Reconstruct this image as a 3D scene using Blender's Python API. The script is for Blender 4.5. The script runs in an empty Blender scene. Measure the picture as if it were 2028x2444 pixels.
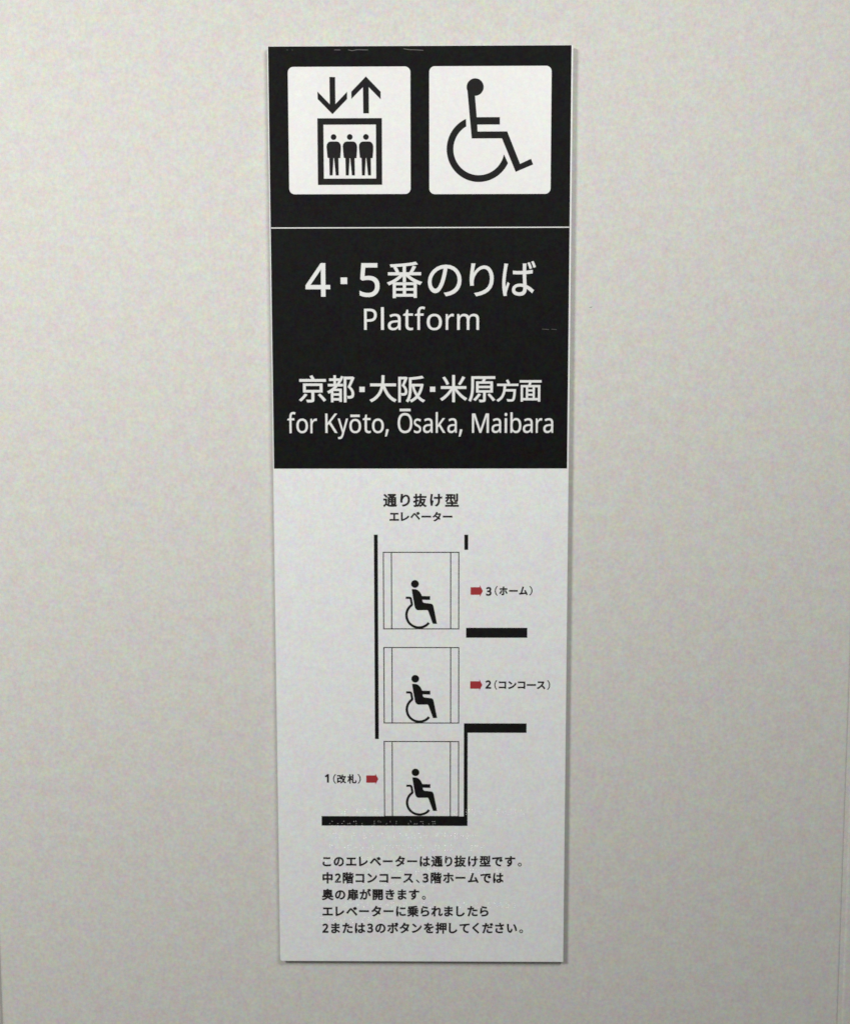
import bpy, bmesh, math, random
from mathutils import Vector
from mathutils.geometry import delaunay_2d_cdt

S = bpy.context.scene
COL = S.collection
random.seed(7)

# ------------------------------------------------------------------ camera
# board coordinates: millimetres, x to the right, y up from the middle of the signboard's face, z off the face
FACE_Y = -0.0095            # the board's face stands 9.5 mm off the wall (wall face at y = 0)
MID_Z = 1.40                # height of the board's middle above the floor
cam_data = bpy.data.cameras.new('camera')
cam = bpy.data.objects.new('camera', cam_data)
COL.objects.link(cam)
cam_data.sensor_fit = 'VERTICAL'
cam_data.sensor_height = 24.0
cam_data.lens = 24.0 * 2900.0 / 2444.0
cam.location = (0.017494, FACE_Y - 1.232130, MID_Z + 0.139109)
cam_data.clip_start = 0.01
cam_data.clip_end = 50
cam_data.dof.use_dof = True          # hand-held and focused slightly short of the sign
cam_data.dof.focus_distance = 1.02
cam_data.dof.aperture_fstop = 9
S.camera = cam
from mathutils import Matrix
# pose of the hand-held camera: pitched down 6 degrees, turned 0.6 degrees, rolled 0.1 degrees
Rb = Matrix.Rotation(-0.00137, 3, 'Z') @ Matrix.Rotation(0.01061, 3, 'Y') @ Matrix.Rotation(-0.10454, 3, 'X')
B2W = Matrix(((1, 0, 0), (0, 0, -1), (0, 1, 0)))     # board axes to world axes
cam.rotation_euler = (B2W @ Rb).to_euler()

# ------------------------------------------------------------------ light and exposure
S.view_settings.view_transform = 'Standard'
S.view_settings.look = 'None'
S.view_settings.gamma = 1
S.view_settings.exposure = 0.0
w = bpy.data.worlds.new('World'); S.world = w; w.use_nodes = True
bg = w.node_tree.nodes['Background']
bg.inputs['Color'].default_value = (1.0, 0.975, 0.938, 1)
bg.inputs['Strength'].default_value = 0.11

def area(name, loc, target, sx, sy, power, color):
    l = bpy.data.lights.new(name, 'AREA'); l.shape = 'RECTANGLE'; l.size = sx; l.size_y = sy
    l.energy = power; l.color = color
    o = bpy.data.objects.new(name, l); COL.objects.link(o)
    o.location = loc
    o.rotation_euler = (Vector(target) - Vector(loc)).to_track_quat('-Z', 'Y').to_euler()
    return o
area('ceiling_lamp', (-0.90, -1.60, MID_Z + 0.75), (-1.20, 0.0, MID_Z - 0.50), 0.50, 0.28, 29.0, (1.0, 0.975, 0.938))
area('second_ceiling_lamp', (0.40, -1.20, MID_Z + 0.75), (0.0, 0.0, MID_Z + 0.1), 0.40, 0.25, 9.4, (1.0, 0.975, 0.938))

# ------------------------------------------------------------------ materials
def grainy(name, col, rough, grain=0.03, luma=0.02, spec=0.4, scale=260.0, coat=0.0, bump=0.0):
    m = bpy.data.materials.new(name); m.use_nodes = True
    nt = m.node_tree; b = nt.nodes['Principled BSDF']
    tc = nt.nodes.new('ShaderNodeTexCoord')
    n1 = nt.nodes.new('ShaderNodeTexNoise'); n1.inputs['Scale'].default_value = scale
    n1.inputs['Detail'].default_value = 2.0; n1.inputs['Roughness'].default_value = 0.6
    n2 = nt.nodes.new('ShaderNodeTexNoise'); n2.inputs['Scale'].default_value = scale * 3.4
    n2.inputs['Detail'].default_value = 1.0
    nt.links.new(tc.outputs['Object'], n1.inputs['Vector']); nt.links.new(tc.outputs['Object'], n2.inputs['Vector'])
    def vm(op, a, b_):
        v = nt.nodes.new('ShaderNodeVectorMath'); v.operation = op
        for i, x in enumerate((a, b_)):
            if isinstance(x, (tuple, list)): v.inputs[i].default_value = x
            else: nt.links.new(x, v.inputs[i])
        return v.outputs[0]
    a = vm('MULTIPLY', vm('SUBTRACT', n1.outputs['Color'], (0.5, 0.5, 0.5)), (grain * 2,) * 3)
    c = vm('MULTIPLY', vm('SUBTRACT', n2.outputs['Fac'], (0.5, 0.5, 0.5)), (luma * 2,) * 3)
    n3 = nt.nodes.new('ShaderNodeTexNoise'); n3.inputs['Scale'].default_value = scale * 0.3
    n3.inputs['Detail'].default_value = 1.0
    nt.links.new(tc.outputs['Object'], n3.inputs['Vector'])
    a3 = vm('MULTIPLY', vm('SUBTRACT', n3.outputs['Color'], (0.5, 0.5, 0.5)), (grain * 0.75, grain * 0.75, grain * 1.0))
    k = vm('ADD', vm('ADD', vm('ADD', a, a3), c), (1, 1, 1))
    fin = vm('MULTIPLY', k, col)
    nt.links.new(fin, b.inputs['Base Color'])
    b.inputs['Roughness'].default_value = rough
    b.inputs['Specular IOR Level'].default_value = spec
    b.inputs['Coat Weight'].default_value = coat
    if bump:
        bp = nt.nodes.new('ShaderNodeBump'); bp.inputs['Strength'].default_value = bump; bp.inputs['Distance'].default_value = 0.0004
        nt.links.new(n1.outputs['Fac'], bp.inputs['Height']); nt.links.new(bp.outputs['Normal'], b.inputs['Normal'])
    return m

M_wall = grainy('painted_wall_panel', (0.592, 0.594, 0.566), 0.55, grain=0.27, luma=0.12, spec=0.3)
M_gap = grainy('joint_sealant', (0.34, 0.33, 0.31), 0.8)
M_board = grainy('white_board', (0.722, 0.748, 0.756), 0.45, grain=0.20, luma=0.10, spec=0.3)
M_film = grainy('black_film', (0.0047, 0.0050, 0.0052), 0.6, grain=1.7, luma=1.2, spec=0.08)
M_tile = grainy('white_film', (0.735, 0.750, 0.748), 0.42, grain=0.12, luma=0.06, spec=0.3)
M_letw = grainy('white_print', (0.70, 0.718, 0.715), 0.45, grain=0.04, luma=0.02, spec=0.3)
M_black = grainy('black_print', (0.0060, 0.0061, 0.0062), 0.55, grain=1.2, luma=0.8, spec=0.12)
M_ink = grainy('thin_black_print', (0.016, 0.013, 0.014), 0.5, grain=0.3, luma=0.2, spec=0.2)
M_line = grainy('hairline_print', (0.016, 0.013, 0.013), 0.5, grain=0.3, luma=0.2, spec=0.2)
M_red = grainy('red_print', (0.33, 0.030, 0.036), 0.5, grain=0.12, luma=0.05, spec=0.3)
M_scratch = grainy('scuffed_film', (0.085, 0.083, 0.08), 0.6, grain=0.2, luma=0.4)
M_speck = grainy('grey_speck', (0.42, 0.42, 0.41), 0.7)
M_resin = bpy.data.materials.new('clear_resin'); M_resin.use_nodes = True
_n = M_resin.node_tree.nodes; _l = M_resin.node_tree.links; _n.remove(_n['Principled BSDF'])
_t = _n.new('ShaderNodeBsdfTransparent'); _t.inputs['Color'].default_value = (0.945, 0.945, 0.945, 1)
_g = _n.new('ShaderNodeBsdfGlossy'); _g.inputs['Roughness'].default_value = 0.24; _g.inputs['Color'].default_value = (0.15, 0.15, 0.15, 1)
_m = _n.new('ShaderNodeAddShader')
_l.new(_t.outputs[0], _m.inputs[0]); _l.new(_g.outputs[0], _m.inputs[1])
_l.new(_m.outputs[0], _n['Material Output'].inputs['Surface'])

# ------------------------------------------------------------------ helpers
def link_mesh(name, me, mat, parent=None):
    o = bpy.data.objects.new(name, me); COL.objects.link(o)
    if mat: me.materials.clear(); me.materials.append(mat)
    if parent: o.parent = parent
    return o

def tessellate(loops, nonzero):
    """triangles filling the closed outlines (nonzero winding for letters, even-odd for cut-outs)"""
    verts, edges = [], []
    for lp in loops:
        b0 = len(verts); n = len(lp)
        verts += [Vector(p) for p in lp]; edges += [(b0 + i, b0 + (i + 1) % n) for i in range(n)]
    vo, _, fo, _, _, _ = delaunay_2d_cdt(verts, edges, [], 0, 1e-5)
    keep = []
    for f in fo:
        cx = sum(vo[i].x for i in f) / len(f); cy = sum(vo[i].y for i in f) / len(f); wn = 0; cr = 0
        for lp in loops:
            for (ax, ay), (bx, by) in zip(lp, lp[1:] + lp[:1]):
                if (ay > cy) != (by > cy):
                    if ax + (cy - ay) * (bx - ax) / (by - ay) > cx: cr += 1; wn += 1 if by > ay else -1
        if (wn != 0) if nonzero else (cr % 2): keep.append(list(f))
    return vo, keep

def sheet(name, loops, z, thick, mat, parent, nonzero=False, groups=None):
    """flat piece cut to the closed outlines `loops` (mm), its face z mm off the board's face"""
    V, Fc = [], []
    for g in (groups or [loops]):
        vo, tris = tessellate(g, nonzero)
        n0 = len(V); n = len(vo)
        V += [(v.x / 1000, -z / 1000, v.y / 1000) for v in vo] + [(v.x / 1000, -(z - thick) / 1000, v.y / 1000) for v in vo]
        seen = {}
        for t in tris:
            Fc.append([n0 + i for i in t])
            for i, j in zip(t, t[1:] + t[:1]): seen[(i, j)] = True
        for (i, j) in list(seen):
            if (j, i) not in seen: Fc.append([n0 + j, n0 + i, n0 + n + i, n0 + n + j])
    me = bpy.data.meshes.new(name); me.from_pydata(V, [], Fc); me.update()
    return link_mesh(name, me, mat, parent)

def rect(x0, y0, x1, y1): return [(x0, y0), (x1, y0), (x1, y1), (x0, y1)]
def round_rect(x0, y0, x1, y1, r, n=8):
    out = []
    for cx, cy, a0 in ((x1 - r, y1 - r, 0), (x0 + r, y1 - r, 90), (x0 + r, y0 + r, 180), (x1 - r, y0 + r, 270)):
        for i in range(n + 1):
            a = math.radians(a0 + 90 * i / n); out.append((cx + r * math.cos(a), cy + r * math.sin(a)))
    return out
def disc(cx, cy, r, n=40): return [(cx + r * math.cos(2 * math.pi * i / n), cy + r * math.sin(2 * math.pi * i / n)) for i in range(n)]
def arc(cx, cy, r, a0, a1, n=48): return [(cx + r * math.cos(math.radians(a0 + (a1 - a0) * i / n)), cy + r * math.sin(math.radians(a0 + (a1 - a0) * i / n))) for i in range(n + 1)]
def stroke(pts, wd):
    """closed outline of a line of width wd along pts"""
    L, Rr = [], []
    n = len(pts)
    for i, (x, y) in enumerate(pts):
        if i == 0: dx, dy = pts[1][0] - x, pts[1][1] - y
        elif i == n - 1: dx, dy = x - pts[i - 1][0], y - pts[i - 1][1]
        else:
            a = Vector((x - pts[i - 1][0], y - pts[i - 1][1])).normalized(); b = Vector((pts[i + 1][0] - x, pts[i + 1][1] - y)).normalized()
            dx, dy = (a + b)
        l = math.hypot(dx, dy); nx, ny = -dy / l, dx / l
        k = wd / 2
        if 0 < i < n - 1: k = k / max(0.5, (a + b).length / 2)
        L.append((x + nx * k, y + ny * k)); Rr.append((x - nx * k, y - ny * k))
    return L + Rr[::-1]

# ------------------------------------------------------------------ wall: painted panels with narrow joints
wall = bpy.data.objects.new('wall', None); COL.objects.link(wall)
wall['kind'] = 'structure'; wall['label'] = 'pale beige painted wall of wide flat panels behind the sign'
def wall_panel(x0, x1, lip):
    bm = bmesh.new()
    z0, z1 = 0.0, 2.7
    # rounded long edges: profile across x
    prof = []
    r = lip
    for i in range(7):
        a = math.radians(90 * i / 6); prof.append((x0 + r - r * math.cos(a), r - r * math.sin(a)))
    prof2 = [(x1 - (p[0] - x0), p[1]) for p in prof][::-1]
    full = [(x0, 0.02)] + prof + prof2 + [(x1, 0.02)]
    lo = [bm.verts.new((x, y, z0)) for x, y in full]; hi = [bm.verts.new((x, y, z1)) for x, y in full]
    for i in range(len(full) - 1):
        f = bm.faces.new((lo[i], lo[i + 1], hi[i + 1], hi[i])); f.smooth = False
    bm.faces.new(lo[::-1]); bm.faces.new(hi)
    bmesh.ops.recalc_face_normals(bm, faces=bm.faces)
    me = bpy.data.meshes.new('wall_panel'); bm.to_mesh(me); bm.free()
    return link_mesh('wall_panel', me, M_wall, wall)
JL, JR = -0.4535, 0.4470
wall_panel(JL - 0.90, JL - 0.0006, 0.003)
wall_panel(JL + 0.0006, JR - 0.0008, 0.004)
wall_panel(JR + 0.0008, JR + 0.90, 0.004)
def strip(name, x0, x1, y0, y1, z0, z1, mat, parent):
    bm = bmesh.new()
    bmesh.ops.create_cube(bm, size=1.0)
    for v in bm.verts: v.co = ((x0 + x1) / 2 + v.co.x * (x1 - x0), (y0 + y1) / 2 + v.co.y * (y1 - y0), (z0 + z1) / 2 + v.co.z * (z1 - z0))
    me = bpy.data.meshes.new(name); bm.to_mesh(me); bm.free()
    return link_mesh(name, me, mat, parent)
strip('joint_sealant', JL - 0.0040, JL + 0.0040, 0.0022, 0.018, 0.003, 2.697, M_gap, wall)
strip('joint_sealant', JR - 0.0045, JR + 0.0045, 0.0010, 0.018, 0.003, 2.697, M_wall, wall)

sp = bpy.data.meshes.new('speck')
bm = bmesh.new(); bmesh.ops.create_icosphere(bm, subdivisions=2, radius=1.0)
for v in bm.verts: v.co = (0.17125 + v.co.x * 0.0017, -0.00005 + v.co.y * 0.00025, MID_Z + 0.21645 + v.co.z * 0.0008 + v.co.x * 0.0004)
bm.to_mesh(sp); bm.free()
link_mesh('dirt_speck', sp, M_speck, wall)

# ------------------------------------------------------------------ the signboard
sign = bpy.data.objects.new('lift_signboard', None); COL.objects.link(sign)
sign.location = (0, FACE_Y, MID_Z)
sign['label'] = 'tall black and white lift signboard for platforms 4 and 5, fixed on the wall'
sign['category'] = 'sign'

# board: 300 x 940 mm slab with slightly eased edges, one clipped corner at the lower left
def board_mesh():
    W, Hh, T = 150.0, 469.8, 5.0
    def ring(e, z):
        o = []
        for cx, cy, r, a0 in ((W, Hh, 0.7, 0), (-W, Hh, 0.7, 90), (-W, -Hh, 2.6, 180), (W, -Hh, 0.7, 270)):
            sx, sy = (1 if cx > 0 else -1), (1 if cy > 0 else -1)
            ccx, ccy = cx - sx * r, cy - sy * r
            for i in range(6):
                a = math.radians(a0 + 18 * i); o.append(((ccx + (r - e) * math.cos(a)) / 1000, -z / 1000, (ccy + (r - e) * math.sin(a)) / 1000))
        return o
    rings = [ring(0.5, 0), ring(0.15, -0.15), ring(0.0, -0.5), ring(0.0, -T)]
    bm = bmesh.new(); vs = [[bm.verts.new(p) for p in r] for r in rings]
    n = len(vs[0])
    for a, b in zip(vs, vs[1:]):
        for i in range(n): bm.faces.new((a[i], a[(i + 1) % n], b[(i + 1) % n], b[i]))
    bm.faces.new(vs[0]); bm.faces.new(vs[-1][::-1])
    bmesh.ops.recalc_face_normals(bm, faces=bm.faces)
    me = bpy.data.meshes.new('board'); bm.to_mesh(me); bm.free(); return me
link_mesh('board', board_mesh(), M_board, sign)
mount = strip('mounting_tape', -0.135, 0.135, 0.00502, 0.00949, -0.455, 0.455, M_gap, sign)

film = sheet('black_film', [rect(-149.0, 54.2, 148.2, 469.25)], 0.12, 0.10, M_film, sign)
sheet('divider_line', [rect(-148.6, 293.9, 147.9, 294.95)], 0.26, 0.10, M_letw, film)

# pictogram tiles
tile_l = sheet('pictogram_tile', [round_rect(-129.9, 327.25, -9.55, 449.75, 5.4)], 0.27, 0.10, M_tile, sign)
tile_l['label'] = 'white rounded tile with the lift pictogram'
tile_r = sheet('pictogram_tile', [round_rect(8.99, 326.95, 128.9, 449.85, 5.4)], 0.27, 0.10, M_tile, sign)
tile_r['label'] = 'white rounded tile with the wheelchair pictogram'
Z1 = 0.42
down = [(-89.05, 439.95), (-83.45, 439.95), (-83.35, 414.1), (-71.8, 425.9), (-71.85, 418.9), (-86.3, 404.4), (-100.8, 419.0), (-100.85, 426.1), (-88.9, 413.95)]
up = [(-53.2, 440.4), (-38.75, 425.7), (-38.8, 418.5), (-50.5, 430.25), (-50.4, 405.1), (-55.95, 405.1), (-56.15, 430.25), (-67.65, 418.9), (-67.65, 425.9)]
sheet('arrow', [down], Z1, 0.1, M_black, tile_l)['label'] = 'arrow pointing down'
sheet('arrow', [up], Z1, 0.1, M_black, tile_l)['label'] = 'arrow pointing up'
sheet('lift_frame', [rect(-101.35, 336.2, -37.7, 400.5), rect(-95.4, 342.35, -43.6, 394.35)], Z1, 0.1, M_black, tile_l)
body = [(-88.9, 378.2), (-82.0, 378.2), (-80.2, 377.45), (-78.85, 375.8), (-78.3, 373.3), (-78.35, 369.9), (-78.95, 362.1), (-80.8, 362.1), (-80.65, 345.4), (-83.6, 345.4), (-85.2, 362.2), (-85.75, 362.2), (-86.75, 345.4), (-89.7, 345.4), (-89.95, 362.1), (-91.6, 362.6), (-92.0, 367.2), (-92.5, 373.3), (-92.1, 375.6), (-90.8, 377.4)]
for dx, hx in ((0, -85.45), (16.0, -69.47), (31.98, -53.5)):
    p = sheet('passenger', [[(x + dx, y - dx * 0.003) for x, y in body], disc(hx, 382.45, 2.8, 28)], Z1, 0.1, M_black, tile_l)

# wheelchair symbol: figure and wheel
C0 = (57.95, 370.4)
RO, RI = 31.8, 25.2
a_o0 = math.degrees(math.atan2(391.0 - C0[1], 45.2 - 0.2 - C0[0]))
a_o0 = 180 - math.degrees(math.acos((C0[0] - 45.1) / RO)); a_i0 = 180 - math.degrees(math.acos((C0[0] - 45.4) / RI))
a_o1 = math.degrees(math.atan2(356.9 - C0[1], 86.3 - C0[0])) + 360; a_i1 = math.degrees(math.atan2(365.3 - C0[1], 82.7 - C0[0])) + 360
wheel = arc(C0[0], C0[1], RO, a_o0, a_o1, 60) + arc(C0[0], C0[1], RI, a_i1, a_i0, 60)
wcb = [(46.45, 427.0), (46.65, 424.5), (50.8, 380.65), (80.6, 380.65), (94.3, 348.3), (111.5, 355.4), (109.35, 360.9), (98.55, 356.0), (85.75, 387.3), (56.55, 387.3), (56.25, 393.95), (78.45, 393.95), (78.45, 401.05), (55.7, 401.05), (53.95, 421.0), (54.0, 427.0)]
wc = sheet('wheelchair_symbol', [wcb], Z1, 0.1, M_black, tile_r)
sheet('wheel', [wheel], Z1, 0.1, M_black, tile_r)
sheet('head', [disc(54.06, 429.85, 8.35)], Z1 + 0.02, 0.1, M_black, tile_r)

# diagram of the lift shaft on the white lower half
ZB = 0.13
sheet('shaft_wall', [[(-47.95, -13.4), (-44.1, -13.4), (-44.05, -227.6), (-48.0, -227.6)]], ZB, 0.1, M_black, sign)['label'] = 'long thin black wall left of the cabins'
sheet('shaft_wall', [rect(44.35, -29.05, 48.2, -13.45)], ZB, 0.1, M_black, sign)['label'] = 'short black wall stub at the top right'
sheet('floor_slab', [rect(46.3, -120.4, 109.2, -110.0)], ZB, 0.1, M_black, sign)['label'] = 'black slab under the upper stop'
sheet('floor_slab', [[(44.3, -210.75), (109.2, -210.75), (109.2, -220.75), (48.2, -220.75), (48.2, -320.85), (-104.4, -320.85), (-104.4, -310.55), (44.3, -310.55)]], ZB, 0.1, M_black, sign)['label'] = 'stepped black slab and wall under the two lower stops'
HL = 0.96
ub = [(-9.48, -69.7), (-5.61, -69.75), (-3.32, -70.6), (-1.31, -72.5), (-0.03, -74.5), (0.97, -76.85), (9.29, -77.0), (9.29, -80.95), (1.35, -80.7), (1.5, -82.1), (2.1, -83.3), (3.26, -83.95), (9.57, -84.7), (11.3, -85.1), (12.35, -86.3), (12.9, -88.3), (16.35, -105.75), (12.1, -105.75), (7.45, -92.6), (7.05, -91.95), (6.3, -91.5), (-3.36, -91.6), (-4.79, -90.9), (-5.94, -89.5), (-6.5, -87.8), (-8.35, -77.3)]
WH = (-2.1, -96.8)
handle = [(-15.6, -78.65), (-11.7, -78.65), (-10.85, -78.95), (-10.35, -79.9), (-9.2, -86.5)]
for i, (x0, y0, x1, y1, va, vb) in enumerate(((-38.4, -111.15, 38.7, -31.6, -30.15, 30.45), (-38.35, -210.45, 38.8, -130.75, -30.05, 30.5), (-38.45, -310.6, 38.8, -230.2, -30.2, 30.25))):
    h = HL / 2
    loops = [rect(x0 - h, y0 - h, x1 + h, y1 + h), rect(x0 + h, y0 + h, va - h, y1 - h), rect(va + h, y0 + h, vb - h, y1 - h), rect(vb + h, y0 + h, x1 - h, y1 - h)]
    cab = sheet('lift_cabin', loops, ZB + 0.06, 0.1, M_line, sign)
    cab['label'] = ('lift cabin outline at the upper stop', 'lift cabin outline at the middle stop', 'lift cabin outline at the lowest stop')[i]
    dy = (0.0, -99.28, -198.86)[i]; dx = (0, 0.12, 0.1)[i]
    T = lambda L_: [(x + dx, y + dy) for x, y in L_]
    u = sheet('wheelchair_user', [T(ub), disc(-6.17 + dx, -64.28 + dy, 4.0, 32)], ZB + 0.2, 0.1, M_black, cab)
    wl = arc(WH[0], WH[1], 12.9, 123.5, 322, 44)
    outline = stroke(T(wl), 2.5)
    sheet('wheelchair', [outline], ZB + 0.18, 0.1, M_black, cab)
    sheet('wheelchair_handle', [stroke(T(handle), 2.2)], ZB + 0.22, 0.1, M_black, cab)

ar = [(0, 3.95), (9.45, 3.95), (9.45, 6.05), (12.6, 0), (9.45, -5.8), (9.45, -3.9), (0, -3.9)]
for i, (x, y) in enumerate(((50.85, -71.7), (50.65, -170.15), (-57.4, -270.55))):
    sheet('direction_arrow', [[(px + x, py + y) for px, py in ar]], ZB, 0.1, M_red, sign)['label'] = ('red arrow beside the upper stop', 'red arrow beside the middle stop', 'red arrow beside the lowest stop')[i]

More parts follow.
